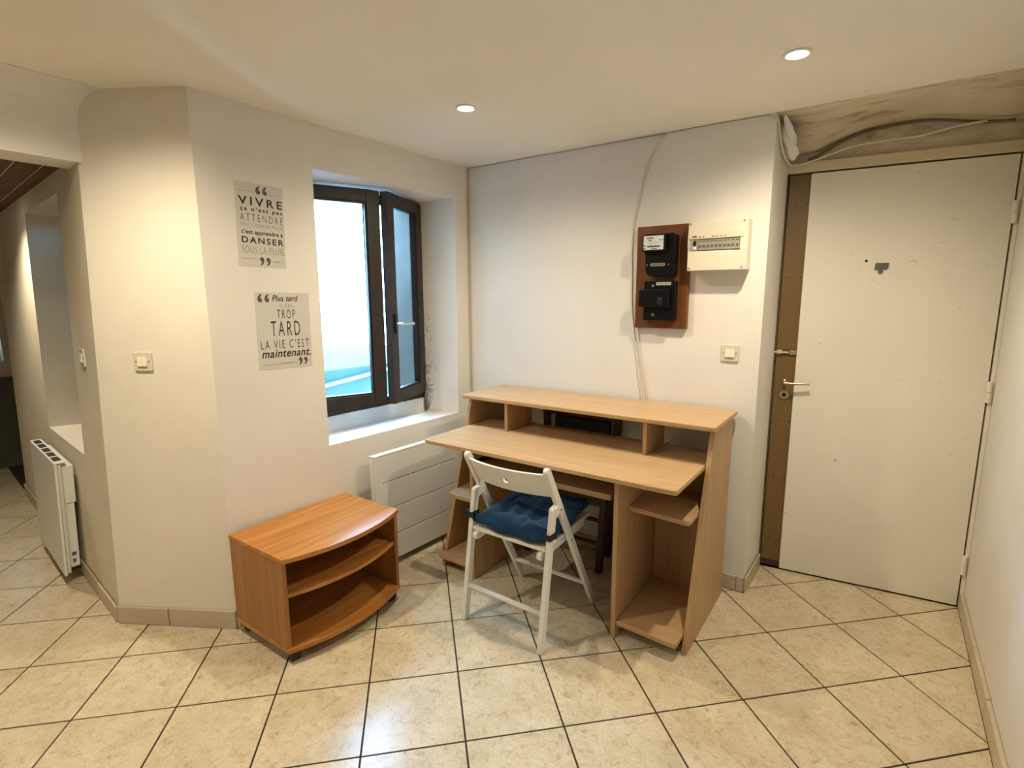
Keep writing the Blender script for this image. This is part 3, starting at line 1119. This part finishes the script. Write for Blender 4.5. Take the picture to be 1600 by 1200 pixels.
front, back = {}, {}
ci, cj = range(9, 13), range(1, 5)
for i, x in enumerate(xs):
    for j, z in enumerate(zs):
        if 9 < i < 13 and 1 < j < 5:
            continue
        front[i, j] = bm.verts.new(bend(x, z, -0.008))
        back[i, j] = bm.verts.new(bend(x, z, 0.008))
for S, rev in ((front, False), (back, True)):
    for i in range(len(xs) - 1):
        for j in range(len(zs) - 1):
            if i in ci and j in cj:
                continue
            f = [S[i, j], S[i + 1, j], S[i + 1, j + 1], S[i, j + 1]]
            bm.faces.new(f[::-1] if rev else f)
ringidx = [(9 + k, 1) for k in range(4)] + [(13, 1 + k) for k in range(4)] + [(13 - k, 5) for k in range(4)] + [(9, 5 - k) for k in range(4)]
cf, cb = [], []
for (i, j) in ringidx:
    dx, dz = xs[i], zs[j] - 0.052
    a = math.atan2(dz, dx)
    cf.append(bm.verts.new(bend(0.0125 * math.cos(a), 0.052 + 0.0125 * math.sin(a), -0.008)))
    cb.append(bm.verts.new(bend(0.0125 * math.cos(a), 0.052 + 0.0125 * math.sin(a), 0.008)))
n = len(ringidx)
for k in range(n):
    q = (k + 1) % n
    bm.faces.new((front[ringidx[k]], front[ringidx[q]], cf[q], cf[k]))
    bm.faces.new((back[ringidx[q]], back[ringidx[k]], cb[k], cb[q]))
    bm.faces.new((cf[k], cf[q], cb[q], cb[k]))
NX, NZ = len(xs) - 1, len(zs) - 1
for i in range(NX):
    for j in (0, NZ):
        bm.faces.new((front[i, j], front[i + 1, j], back[i + 1, j], back[i, j]))
for j in range(NZ):
    for i in (0, NX):
        bm.faces.new((front[i, j], front[i, j + 1], back[i, j + 1], back[i, j]))
obj('backrest', bm, M_CHAIR, ch, bevel=0.003)

# ================================================================ cushion on the chair
cu = thing('seat_cushion', CO, CA, label='navy blue tufted cotton cushion tied onto the white folding chair', cat='cushion')
NCU = 56
btn = [(-0.085, 0.155), (0.075, 0.150), (-0.075, 0.320), (0.085, 0.315)]


def cush(u, v, top):
    # u, v in -1..1 -> rounded square
    k = 0.93 + 0.07 * (1 - min(1, (abs(u) * abs(v)) ** 2))
    x = 0.196 * u * k
    yy = 0.238 + 0.205 * v * k
    x += 0.006 * math.sin(v * 7 + 1) * abs(u) ** 3
    yy += 0.006 * math.sin(u * 8) * abs(v) ** 3
    e = max(abs(u), abs(v))
    prof = (1 - e ** 3.2) ** 0.55 if e < 1 else 0.0
    seatz = 0.431 + (yy - 0.047) * 0.0685
    h = 0.062 * prof
    if top:
        for bx_, by in btn:
            r = math.hypot(x - bx_, yy - by)
            h -= 0.045 * math.exp(-(r / 0.030) ** 2) * (1 if prof > 0 else 0)
            th = math.atan2(yy - by, x - bx_)
            h -= 0.010 * math.exp(-((r - 0.055) / 0.04) ** 2) * max(0, math.cos(5 * th + bx_ * 40)) * prof
        h -= 0.016 * math.exp(-((yy - 0.235) / 0.022) ** 2) * prof
        h -= 0.014 * math.exp(-(x / 0.022) ** 2) * prof
        h += 0.005 * math.sin(x * 60 + yy * 25) * prof * 0.7 + 0.004 * math.sin(yy * 75 - x * 30) * prof
        h = max(h, 0.006 * prof)
        lift = 0.020 * max(0, abs(u) * abs(v) - 0.55) + 0.010 * max(0, v)
        return (x, yy, seatz + 0.020 + h + lift)
    lift = 0.020 * max(0, abs(u) * abs(v) - 0.55) + 0.010 * max(0, v)
    return (x, yy, seatz + 0.020 - 0.017 * (1 - e ** 5) - 0.002 + (lift if e > 0.9 else lift * 0.3))


bm = B()
T = {}
for side_ in (0, 1):
    for i in range(NCU + 1):
        for j in range(NCU + 1):
            u, v = -1 + 2 * i / NCU, -1 + 2 * j / NCU
            edge = i in (0, NCU) or j in (0, NCU)
            if side_ == 1 and edge:
                T[1, i, j] = T[0, i, j]
            else:
                T[side_, i, j] = bm.verts.new(cush(u, v, side_ == 0))
for side_ in (0, 1):
    for i in range(NCU):
        for j in range(NCU):
            f = [T[side_, i, j], T[side_, i + 1, j], T[side_, i + 1, j + 1], T[side_, i, j + 1]]
            bm.faces.new(f if side_ == 0 else f[::-1])
obj('cushion_body', bm, M_NAVY, cu, smooth=True)
for s in (-1, 1):
    bm = B()
    box(bm, s * 0.203 - 0.0135, s * 0.203 + 0.0135, 0.043, 0.047, 0.468, 0.492)
    box(bm, s * 0.203 - 0.0135, s * 0.203 + 0.0135, 0.091, 0.095, 0.470, 0.494)
    box(bm, s * 0.203 + 0.0115, s * 0.203 + 0.0150, 0.045, 0.093, 0.468, 0.494)
    box(bm, s * 0.203 - 0.0150, s * 0.203 - 0.0115, 0.045, 0.093, 0.468, 0.494)
    hexa(bm, [(s * 0.16, 0.075, 0.452), (s * 0.19, 0.047, 0.468), (s * 0.19, 0.050, 0.492), (s * 0.16, 0.08, 0.470)],
         [(s * 0.16, 0.085, 0.452), (s * 0.192, 0.055, 0.468), (s * 0.192, 0.058, 0.492), (s * 0.16, 0.09, 0.470)])
    if s < 0:
        hexa(bm, [(s * 0.216, 0.05, 0.478), (s * 0.216, 0.06, 0.478), (s * 0.216, 0.06, 0.494), (s * 0.216, 0.05, 0.494)],
             [(s * 0.236, 0.045, 0.462), (s * 0.236, 0.055, 0.462), (s * 0.232, 0.055, 0.50), (s * 0.232, 0.045, 0.50)])
        hexa(bm, [(s * 0.196, 0.040, 0.478), (s * 0.196, 0.043, 0.478), (s * 0.206, 0.043, 0.490), (s * 0.206, 0.040, 0.490)],
             [(s * 0.172, 0.034, 0.462), (s * 0.172, 0.037, 0.462), (s * 0.178, 0.037, 0.502), (s * 0.178, 0.034, 0.502)])
    obj('tie', bm, M_TIE, cu)

# ================================================================ TV stand
tv = thing('tv_stand', (-2.0, 1.34, 0), 0, label='orange alder low television stand on castors with a bowed open front', cat='television stand')


def T_(name, bm, m, bev=0.002):
    return obj(name, bm, m, tv, local=False, bevel=bev)


def bowed(x0, xe, bow, y0, y1, z0, z1, n=18):
    pts = [(x0, y0), (xe, y0)]
    for i in range(1, n):
        t = i / n
        pts.append((xe + bow * (1 - (2 * t - 1) ** 2), y0 + (y1 - y0) * t))
    pts += [(xe, y1), (x0, y1)]
    return prism(B(), pts, 'Z', z0, z1)


T_('top_board', bowed(-2.190, -1.800, 0.062, 1.042, 1.638, 0.430, 0.4505), M_ALDER_Y)
T_('bottom_board', bowed(-2.190, -1.802, 0.064, 1.042, 1.634, 0.052, 0.072), M_ALDER_Y)
T_('shelf', bowed(-2.170, -1.815, 0.055, 1.0625, 1.6155, 0.277, 0.293), M_ALDER_Y)
T_('side_panel', bx(-2.188, -1.806, 1.044, 1.062, 0.0725, 0.4295), M_ALDER_Z)
T_('side_panel', bx(-2.188, -1.806, 1.616, 1.634, 0.0725, 0.4295), M_ALDER_Z)
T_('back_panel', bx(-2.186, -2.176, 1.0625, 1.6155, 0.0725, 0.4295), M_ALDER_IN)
for x, y in ((-2.15, 1.085), (-1.812, 1.082), (-2.15, 1.59), (-1.812, 1.592)):
    c = obj('caster', cyl(B(), (x, y, 0.0515), (x, y, 0.040), 0.020, n=16), M_BLACK, tv, local=False)
    bm = B()
    cyl(bm, (x - 0.012, y - 0.018, 0.0215), (x - 0.012, y - 0.004, 0.0215), 0.0215, n=20)
    cyl(bm, (x - 0.012, y + 0.004, 0.0215), (x - 0.012, y + 0.018, 0.0215), 0.0215, n=20)
    box(bm, x - 0.016, x + 0.010, y - 0.004, y + 0.004, 0.018, 0.041)
    obj('wheel', bm, M_BLACK, c, local=False, bevel=0.003)

# ================================================================ panel heater under the window
ht = thing('panel_heater', MW_WIN @ Vector((0.675, 0, 0)), WW, label='white electric panel heater with grooved front under the window', cat='heater')
HW = 0.64
obj('housing', bx(0.09, HW - 0.09, -0.0865, -0.012, 0.080, 0.56), M_HEATB, ht, bevel=0.006)
obj('top_cap', prism(B(), [(-0.1225, 0.627), (-0.080, 0.627), (-0.080, 0.632), (-0.119, 0.634)], 'X', 0.0, HW), M_HEAT, ht, bevel=0.002)
zz = [0.034, 0.178, 0.330, 0.480, 0.6265]
obj('front_plate', plate(B(), 0, HW, 0.034, 0.6265, -0.112, -0.086, 0.012), M_HEAT, ht, bevel=0.003)
for a, b in zip(zz, zz[1:]):
    x0, x1 = 0.055, HW - 0.062
    obj('front_panel', bx(0.004, HW - 0.004, -0.1215, -0.1122, a + 0.0022, b - 0.0022), M_HEAT, ht, bevel=0.0022)
# the panel strips meet outside the grooves: flush margins
obj('side_margin', bx(0.003, 0.052, -0.1217, -0.1122, 0.036, 0.6245), M_HEAT, ht, bevel=0.002)
obj('side_margin', bx(HW - 0.055, HW - 0.003, -0.1217, -0.1122, 0.036, 0.6245), M_HEAT, ht, bevel=0.002)
obj('bracket', bx(0.10, 0.16, -0.012, -0.001, 0.2, 0.55), M_STEEL, ht)
obj('bracket', bx(HW - 0.16, HW - 0.10, -0.012, -0.001, 0.2, 0.55), M_STEEL, ht)

# ================================================================ slim heater in the hall (tips out at the bottom)
h2 = thing('slim_heater', P0, HD, label='slim white electric heater tilted out from the hall wall below the recess', cat='heater')


def tip(bm):
    for v in bm.verts:
        z = v.co.z
        v.co.y += 0.016 - (0.64 - z) / 0.58 * 0.020
    return bm


obj('front_panel', tip(bx(-1.22, -0.560, -0.088, -0.076, 0.055, 0.635)), M_HEAT, h2, bevel=0.003)
obj('front_rim', tip(bx(-1.21, -0.566, -0.0755, -0.060, 0.062, 0.628)), M_HEATB, h2, bevel=0.003)
hb = obj('housing', tip(bx(-1.15, -0.580, -0.0595, -0.020, 0.085, 0.42)), M_HEAT, h2, bevel=0.004)
obj('control_box', tip(bx(-1.15, -0.576, -0.0595, -0.012, 0.42, 0.615)), M_HEAT, h2, bevel=0.006)
gr = obj('grille', tip(bx(-1.22, -0.560, -0.088, -0.040, 0.6355, 0.640)), M_WHITEP, h2)
for k in range(5):
    obj('grille_slot', tip(bx(-1.19 + k * 0.122, -1.095 + k * 0.122, -0.080, -0.050, 0.6402, 0.6415)), M_BLACK, gr)
lab = obj('rating_label', tip(bx(-0.5798, -0.5790, -0.052, -0.030, 0.10, 0.17)), M_WHITEP, hb)
obj('label_print', tip(bx(-0.5789, -0.5785, -0.050, -0.032, 0.145, 0.165)), M_GREYPRINT, hb)
obj('label_print', tip(bx(-0.5789, -0.5785, -0.048, -0.036, 0.108, 0.130)), M_GREYPRINT, hb)
obj('foot', tip(bx(-0.66, -0.60, -0.058, -0.015, 0.06, 0.085)), M_BLACK, h2)
obj('wall_bracket', tip(bx(-1.0, -0.75, -0.020, -0.002, 0.30, 0.52)), M_DKGREY, h2)

# ================================================================ wall switches


def switch(loc, ang, x, z, label, w=0.078):
    t = thing('light_switch', loc, ang, label=label, cat='switch', group='square light switches')
    obj('switch_plate', plate(B(), x - w / 2, x + w / 2, z - w / 2, z + w / 2, -0.009, -0.0005, 0.006), M_SWITCH, t, bevel=0.0025)
    bm = prism(B(), [(-0.016, z - 0.019), (-0.011, z + 0.019), (-0.009, z + 0.019), (-0.009, z - 0.019)], 'X', x - 0.020, x + 0.020)
    obj('rocker', bm, M_ROCK, t, bevel=0.001)
    for s in (-1, 1):
        obj('screw', cyl(B(), (x + s * 0.028, -0.0090, z), (x + s * 0.028, -0.0102, z), 0.0028, n=10), M_GREYPRINT, t)
    return t


switch((0, YB, 0), 0, -0.580, 1.170, 'cream light switch on the back wall below the fuse box')
switch(P0, CH, 0.262, 1.181, 'cream light switch on the angled corner wall')
s3 = switch(P0, HD, 0, 0, 'cream light switch seen edge-on beside the hall recess')
for c in s3.children:
    c.location = (-0.175, LEAN * 1.18, 1.18)

# ================================================================ meter board, meter, breaker, fuse box
mb = thing('meter_board', (-0.918, YB, 0), 0, label='reddish brown wooden backboard mounted on the back wall', cat='board')
obj('board', bx(-0.126, 0.136, -0.030, -0.0008, 1.276, 1.770), M_BOARD, mb, bevel=0.004)
em = thing('electricity_meter', (-0.918, YB, 0), 0, label='black electricity meter with a white dial, upper box on the wooden board', cat='meter')
X0 = -0.918


def loc_poly(pts):
    return [(x - X0, z) for x, z in pts]


ymf = -0.031
obj('meter_body', prism(B(), loc_poly([(-0.960, 1.528), (-0.836, 1.528), (-0.832, 1.54), (-0.832, 1.715), (-0.845, 1.727), (-0.990, 1.727), (-0.993, 1.72), (-0.996, 1.660), (-0.980, 1.628), (-0.978, 1.550)]), 'Y', -0.082, ymf), M_METER, em, bevel=0.004)
obj('dial_window', prism(B(), loc_poly([(-0.990, 1.642), (-0.872, 1.642), (-0.872, 1.722), (-0.990, 1.722)]), 'Y', -0.104, -0.0825), M_METER, em, bevel=0.004)
dp = obj('dial_plate', bx(-0.981 - X0, -0.884 - X0, -0.1055, -0.1042, 1.651, 1.716), M_DIAL, em)
for a, b, c, d in ((-0.966, -0.932, 1.703, 1.708), (-0.956, -0.942, 1.692, 1.697), (-0.905, -0.885, 1.694, 1.697), (-0.962, -0.900, 1.663, 1.671), (-0.943, -0.915, 1.654, 1.657), (-0.945, -0.942, 1.676, 1.681), (-0.966, -0.900, 1.683, 1.6835), (-0.980, -0.970, 1.667, 1.673), (-0.980, -0.970, 1.654, 1.660)):
    obj('dial_print', bx(a - X0, b - X0, -0.1065, -0.1056, c, d), M_GREYPRINT, dp)
obj('name_plate', plate(B(), -0.951 - X0, -0.879 - X0, 1.575, 1.590, -0.0845, -0.0822, 0.006), M_BRASS, em)
obj('name_print', bx(-0.944 - X0, -0.886 - X0, -0.0852, -0.0846, 1.580, 1.585), M_GREYPRINT, em)
for x in (-0.968, -0.862):
    obj('screw', cyl(B(), (x - X0, -0.082, 1.582), (x - X0, -0.0845, 1.582), 0.0035, n=10), M_STEEL, em)
mbk = thing('main_breaker', (-0.918, YB, 0), 0, label='black main breaker, lower box on the wooden board', cat='breaker')
obj('breaker_body', prism(B(), loc_poly([(-0.986, 1.316), (-0.832, 1.316), (-0.829, 1.322), (-0.829, 1.502), (-0.834, 1.507), (-0.982, 1.507), (-0.986, 1.500)]), 'Y', -0.070, ymf), M_METER, mbk, bevel=0.005)
obj('breaker_cover', bx(-1.003 - X0, -0.852 - X0, -0.092, -0.0702, 1.382, 1.466), M_METER, mbk, bevel=0.004)
obj('toggle', bx(-0.905 - X0, -0.880 - X0, -0.104, -0.0922, 1.392, 1.428), M_BLACK, mbk, bevel=0.003)
obj('name_plate', plate(B(), -0.924 - X0, -0.850 - X0, 1.485, 1.500, -0.0725, -0.0702, 0.005), M_BREAK, mbk)
obj('stud', cyl(B(), (-0.939 - X0, -0.0702, 1.483), (-0.939 - X0, -0.073, 1.483), 0.006, n=12), M_STEEL, mbk)
obj('stud', bx(-0.940 - X0, -0.930 - X0, -0.0725, -0.0702, 1.338, 1.350), M_STEEL, mbk)

fb = thing('fuse_box', (-0.655, YB, 0), 0, label='cream plastic fuse box beside the meter board', cat='fuse box')
XF = -0.655
obj('box_body', bx(-0.777 - XF, -0.519 - XF, -0.074, -0.0008, 1.548, 1.768), M_PLAST, fb, bevel=0.004)
bm = B()
for a, b, c, d in ((-0.776, -0.523, 1.549, 1.634), (-0.776, -0.523, 1.690, 1.766), (-0.551, -0.523, 1.634, 1.690), (-0.776, -0.770, 1.634, 1.690)):
    box(bm, a - XF, b - XF, -0.082, -0.0742, c, d)
obj('cover', bm, M_PLAST, fb, bevel=0.002)
obj('label_strip', bx(-0.768 - XF, -0.536 - XF, -0.0845, -0.0822, 1.690, 1.715), mat('label_cream', (0.70, 0.60, 0.44), 0.4), fb, bevel=0.0008)
for x, w_ in ((-0.757, 0.020), (-0.728, 0.008), (-0.711, 0.007), (-0.672, 0.012), (-0.653, 0.010), (-0.634, 0.007), (-0.616, 0.007)):
    obj('label_print', bx(x - XF, x + w_ - XF, -0.0852, -0.0846, 1.696, 1.700 if w_ < 0.015 else 1.7035), M_GREYPRINT, fb)
bm = bx(-0.770 - XF, -0.733 - XF, -0.0815, -0.0745, 1.638, 1.686)
sw0 = obj('main_switch', bm, M_BREAK, fb)
obj('toggle', bx(-0.751 - XF, -0.739 - XF, -0.086, -0.0816, 1.662, 1.682), M_BLACK, sw0)
obj('test_button', bx(-0.751 - XF, -0.739 - XF, -0.085, -0.0816, 1.643, 1.655), M_WHITEP, sw0)
for k in range(10):
    x = -0.731 + k * 0.0178
    b = obj('breaker', bx(x - XF, x + 0.0168 - XF, -0.0790, -0.0745, 1.640, 1.686), M_BREAK, fb)
    obj('breaker_lever', bx(x + 0.004 - XF, x + 0.013 - XF, -0.0815, -0.0791, 1.652, 1.662), M_BREAKD, b)
    obj('breaker_mark', bx(x + 0.002 - XF, x + 0.014 - XF, -0.0795, -0.0791, 1.676, 1.681), M_BREAKD, b)
obj('shadow_slot', bx(-0.770 - XF, -0.553 - XF, -0.0780, -0.0745, 1.6345, 1.6385), M_RUBBER, fb)
M_TAN = mat('screw_tan', (0.30, 0.26, 0.19), 0.5)
for x, z in ((-0.768, 1.757), (-0.537, 1.757), (-0.768, 1.560), (-0.537, 1.560)):
    obj('screw', cyl(B(), (x - XF, -0.082, z), (x - XF, -0.0840, z), 0.005, n=12), M_TAN, fb)

# ================================================================ posters
PT = -0.0008


def bars(parent, rects, m, name='print'):
    for a, b, c, d in rects:
        obj(name, bx(a, b, -0.0014, PT - 0.0002, c, d), m, parent)


def poster(name, a0, z0, w, h, tilt, label):
    o = MW_WIN @ Vector((a0, 0, z0))
    t = thing(name, o, WW, label=label, cat='poster')
    t.rotation_euler = (0, tilt, WW)
    WM[t.name] = Matrix.Translation(o) @ Matrix.Rotation(WW, 4, 'Z') @ Matrix.Rotation(tilt, 4, 'Y')
    return t


W1, H1 = 0.207, 0.340
p1 = poster('quote_poster', 0.148, 1.908, W1, H1, math.radians(1.6), 'upper grey quote poster about dancing in the rain, on the window wall')
obj('sheet', bx(0, W1, -0.0008, -0.0001, -H1, 0), M_PAPER, p1)


def put1(s, u0, u1, v0, v1, m, **k):
    return lettering(s, p1, u0 * W1, u1 * W1, -v1 * H1, -v0 * H1, -0.0013, m, **k)


put1('\u201c', 0.42, 0.655, 0.022, 0.128, M_INK2, bold=0.01)
put1('VIVRE', 0.06, 0.97, 0.170, 0.270, M_INK, bold=0.020, space=1.45)
put1('\u00e7a n\u2019est pas', 0.09, 0.97, 0.288, 0.352, M_INK, bold=0.020, space=1.35)
put1('ATTENDRE', 0.08, 0.97, 0.372, 0.457, M_INK2, bold=-0.012, space=1.5)
put1('QUE L\u2019ORAGE PASSE', 0.08, 0.97, 0.485, 0.530, M_INK3, bold=-0.006, space=1.35)
put1('c\u2019est apprendre \u00e0', 0.09, 0.96, 0.560, 0.628, M_INK, bold=0.018, space=1.05)
put1('DANSER', 0.09, 0.97, 0.645, 0.722, M_INK, bold=0.020, space=1.3)
put1('SOUS LA PLUIE', 0.08, 0.97, 0.755, 0.842, M_INK3, bold=-0.014, space=1.15)
put1('\u201d', 0.44, 0.665, 0.882, 0.985, M_INK2, bold=0.01)
hl = 0.0012
bars(p1, [(0.05 * W1, 0.36 * W1, -0.112 * H1, -0.112 * H1 + hl), (0.69 * W1, 0.96 * W1, -0.112 * H1, -0.112 * H1 + hl),
          (0.07 * W1, 0.41 * W1, -0.912 * H1, -0.912 * H1 + hl), (0.69 * W1, 0.73 * W1, -0.93 * H1, -0.93 * H1 + hl),
          (0.88 * W1, 0.95 * W1, -0.93 * H1, -0.93 * H1 + hl)], M_INK3, 'rule')
bars(p1, [(0.74 * W1, 0.765 * W1, -0.936 * H1, -0.922 * H1), (0.772 * W1, 0.80 * W1, -0.936 * H1, -0.922 * H1), (0.806 * W1, 0.83 * W1, -0.936 * H1, -0.922 * H1), (0.836 * W1, 0.86 * W1, -0.936 * H1, -0.922 * H1)], M_INK3, 'rule')
W2, H2 = 0.254, 0.336
p2 = poster('quote_poster', 0.1935, 1.459, W2, H2, math.radians(0.9), 'lower grey quote poster about living now, on the window wall')
obj('sheet', bx(0, W2, -0.0008, -0.0001, -H2, 0), M_PAPER, p2)


def put2(s, u0, u1, v0, v1, m, **k):
    return lettering(s, p2, u0 * W2, u1 * W2, -v1 * H2, -v0 * H2, -0.0013, m, **k)


put2('\u201c', 0.046, 0.25, 0.018, 0.128, M_INK2, bold=0.01)
put2('Plus tard', 0.30, 0.78, 0.035, 0.112, M_INK, bold=0.012, shear=0.28, space=1.06)
put2('IL SERA', 0.43, 0.67, 0.148, 0.196, M_INK3, bold=-0.01, space=1.3)
put2('TROP', 0.375, 0.71, 0.222, 0.338, M_INK, bold=-0.006, space=1.35)
put2('TARD', 0.25, 0.795, 0.372, 0.565, M_INK, bold=-0.006, space=1.35)
put2('LA VIE C\u2019EST', 0.055, 0.955, 0.620, 0.732, M_INK2, bold=-0.004, space=1.3)
put2('maintenant.', 0.06, 0.98, 0.745, 0.848, M_INK, bold=0.015, shear=0.28, space=1.1)
put2('JACQUES PR\u00c9VERT', 0.37, 0.645, 0.912, 0.952, M_INK3, bold=-0.004)
put2('\u201d', 0.74, 0.91, 0.868, 0.975, M_INK2, bold=0.01)
bars(p2, [(0.07 * W2, 0.355 * W2, -0.94 * H2, -0.94 * H2 + hl), (0.655 * W2, 0.73 * W2, -0.935 * H2, -0.935 * H2 + hl)], M_INK3, 'rule')

# ================================================================ ceiling spotlights
first = None
for i, (x, y) in enumerate(SPOTS):
    z = cz(x, y)
    if i == 0:
        labs = 'recessed ceiling spotlight nearest the room corner above the window'
    elif i == 1:
        labs = 'recessed ceiling spotlight above the fuse box side of the room'
    elif i == 2:
        labs = 'recessed ceiling spotlight beside the angled corner wall'
    elif i == 3:
        labs = 'recessed ceiling spotlight out of view behind the camera position'
    else:
        labs = 'recessed ceiling spotlight out of view behind the camera position'
    t = thing('ceiling_spotlight', (x, y, z), 0, label=labs, cat='light', group='recessed ceiling spotlights')
    bm = B()
    n = 32
    for (r0, z0, r1, z1) in ((0.043, 0.0, 0.043, -0.004), (0.043, -0.004, 0.039, -0.007), (0.039, -0.007, 0.031, -0.004), (0.031, -0.004, 0.028, 0.004)):
        A_ = [bm.verts.new((r0 * math.cos(2 * PI * k / n), r0 * math.sin(2 * PI * k / n), z0)) for k in range(n)]
        C_ = [bm.verts.new((r1 * math.cos(2 * PI * k / n), r1 * math.sin(2 * PI * k / n), z1)) for k in range(n)]
        for k in range(n):
            bm.faces.new((A_[k], A_[(k + 1) % n], C_[(k + 1) % n], C_[k]))
    obj('ring', bm, M_RING, t, smooth=True)
    obj('lamp', cyl(B(), (0, 0, -0.0015), (0, 0, -0.0055), 0.029, 0.026, n=28), M_BULB, t)
    l = bpy.data.lights.new('spot', 'SPOT')
    l.energy = SPOT_W * SPOT_GAIN[i]
    l.color = SPOT_COL
    l.spot_size = math.radians(158)
    l.spot_blend = 1.0
    l.shadow_soft_size = 0.026
    lo = bpy.data.objects.new('lamp_light', l)
    COL.objects.link(lo)
    lo.parent = t
    lo.location = (0, 0, -0.02)
# hall lamp
t = thing('ceiling_spotlight', (-3.95, 0.66, 1.985), 0, label='spotlight in the timber ceiling of the hall', cat='light')
obj('ring', cyl(B(), (0, 0, 0), (0, 0, -0.005), 0.043, 0.040, n=28), M_RING, t)
obj('lamp', cyl(B(), (0, 0, -0.0052), (0, 0, -0.008), 0.029, 0.026, n=24), M_BULB, t)
l = bpy.data.lights.new('spot', 'SPOT')
l.energy = 36
l.color = SPOT_COL
l.spot_size = math.radians(130)
l.spot_blend = 0.8
l.shadow_soft_size = 0.026
lo = bpy.data.objects.new('lamp_light', l)
COL.objects.link(lo)
lo.parent = t
lo.location = (0, 0, -0.02)

# ================================================================ cables
def cable(name, pts, r, m, label, k=6):
    bm = tube(B(), smooth_path(pts, k), r, 8)
    o = obj(name, bm, m, None, smooth=True)
    return setk(o, label, 'cable')


yc = YB - 0.0045
cable('cable', [(-0.905, yc, 2.190), (-0.935, yc, 2.176), (-0.968, yc, 2.150), (-1.015, yc, 2.051), (-1.049, yc, 1.917), (-1.077, yc, 1.766), (-1.080, yc, 1.66), (-1.076, yc, 1.53), (-1.070, yc, 1.365), (-1.038, yc, 1.139), (-1.002, yc, 0.917), (-0.99, yc, 0.80)],
      0.0038, M_CABLE, 'white cable hanging down the back wall left of the meter board')
cable('cable', [(-1.036, yc, 1.275), (-1.030, yc, 1.225), (-1.012, yc, 1.10), (-0.990, yc, 1.0), (-0.974, yc, 0.919), (-0.965, yc, 0.80)],
      0.0028, M_CABLE, 'thin white cable running from the meter board down behind the desk')
czb = 2.197
cable('cable', [(-0.900, yc, 2.186), (-0.87, yc, 2.188), (-0.80, yc, 2.190), (-0.67, yc, 2.190), (-0.56, yc, 2.189), (-0.50, yc, 2.188), (-0.472, yc, 2.180), (-0.458, yc, 2.170)],
      0.0045, M_CABLE, 'white cable clipped along the top of the back wall right of the hanging cable')
cable('cable', [(-0.4465, YB + 0.004, 2.166), (-0.4455, YB + 0.02, 2.150), (-0.440, YB + 0.06, 2.10), (-0.436, YB + 0.12, 2.055), (-0.425, YB + 0.22, 2.030), (-0.405, YB + 0.30, 2.035), (-0.330, 2.95, 2.056), (-0.20, 2.965, 2.095), (-0.08, 2.975, 2.105), (0.05, 2.990, 2.108), (0.17, 3.00, 2.128), (0.27, 3.01, 2.135)],
      0.0045, M_CABLE, 'white cable from the wall end looping over the entrance door')
cable('cable', [(-2.139, YB - 0.006, 2.195), (-2.0, yc, 2.193), (-1.6, yc, 2.194), (-1.2, yc, 2.193), (-0.93, yc, 2.190)],
      0.003, M_CABLED, 'dull cable running along the joint of back wall and ceiling', 4)
cable('cable', [(-2.136, YB - 0.006, 2.192), (-2.138, YB - 0.007, 2.10), (-2.138, YB - 0.007, 1.5), (-2.137, YB - 0.007, 0.9), (-2.137, YB - 0.007, 0.60)],
      0.0045, M_CABLED, 'dull cable running down the room corner beside the window', 4)

cable('cable', [(-0.36, 2.955, 2.062), (-0.325, 2.965, 2.075), (-0.25, 2.975, 2.118), (-0.15, 2.985, 2.155), (-0.03, 2.995, 2.168), (0.06, 3.005, 2.170), (0.15, 3.015, 2.160), (0.26, 3.03, 2.138), (0.36, 3.035, 2.128)],  # not a cable: tube standing in for the shadow gap above the door
      0.0065, mat('gap_shade_brown', (0.20, 0.135, 0.075), 0.7), 'brown tube drawn as the shadow gap along the sagging plaster edge above the door')  # tube whose dark colour stands in for the shadowed plaster gap

# expanding foam / tape lump at the wall end
bm = B()
bmesh.ops.create_icosphere(bm, subdivisions=4, radius=1.0)
for v in bm.verts:
    p = v.co.copy()
    r = 1 + 0.16 * math.sin(p.x * 7 + p.z * 5) + 0.12 * math.sin(p.y * 9 - p.z * 11) + 0.08 * math.sin(p.z * 17 + p.x * 13)
    w_ = 0.013 + 0.015 * (1 - p.z) / 2 * 1.6
    v.co = Vector((-0.426 + p.x * r * w_ + 0.020 * (1 - p.z) / 2, YB + 0.070 + p.y * r * w_ * 1.1 + (1 - p.z) * 0.075 - 0.03, 2.115 + p.z * 0.080))
o = obj('foam_lump', bm, mat('white_foam', (0.86, 0.83, 0.76), 0.8), None, smooth=True)
setk(o, 'lumpy white expanding-foam blob hanging at the wall end by the door', 'foam')

# window portal: lets the renderer sample the daylight through the opening
for nm, loc, ang, w_, h_ in (('daylight_portal', MW_WIN @ Vector((0.93, 0.515, 1.4)), WW, 0.98, 1.3),
                             ('daylight_portal', MW_H @ Vector((-0.8, 0.345, 1.3)), HD, 0.8, 1.2),
                             ('daylight_portal', Vector((HX - 0.24, 1.106, 1.155)), PI / 2, 0.21, 0.48)):
    l = bpy.data.lights.new(nm, 'AREA')
    l.shape = 'RECTANGLE'
    l.size, l.size_y = w_, h_
    l.cycles.is_portal = True
    lo = bpy.data.objects.new(nm, l)
    COL.objects.link(lo)
    lo.location = loc
    # area lights shine along local -Z: turn that to the wall frame's -Y (into the room)
    lo.rotation_euler = (Matrix.Rotation(ang, 4, 'Z') @ Matrix.Rotation(-PI / 2, 4, 'X')).to_euler()
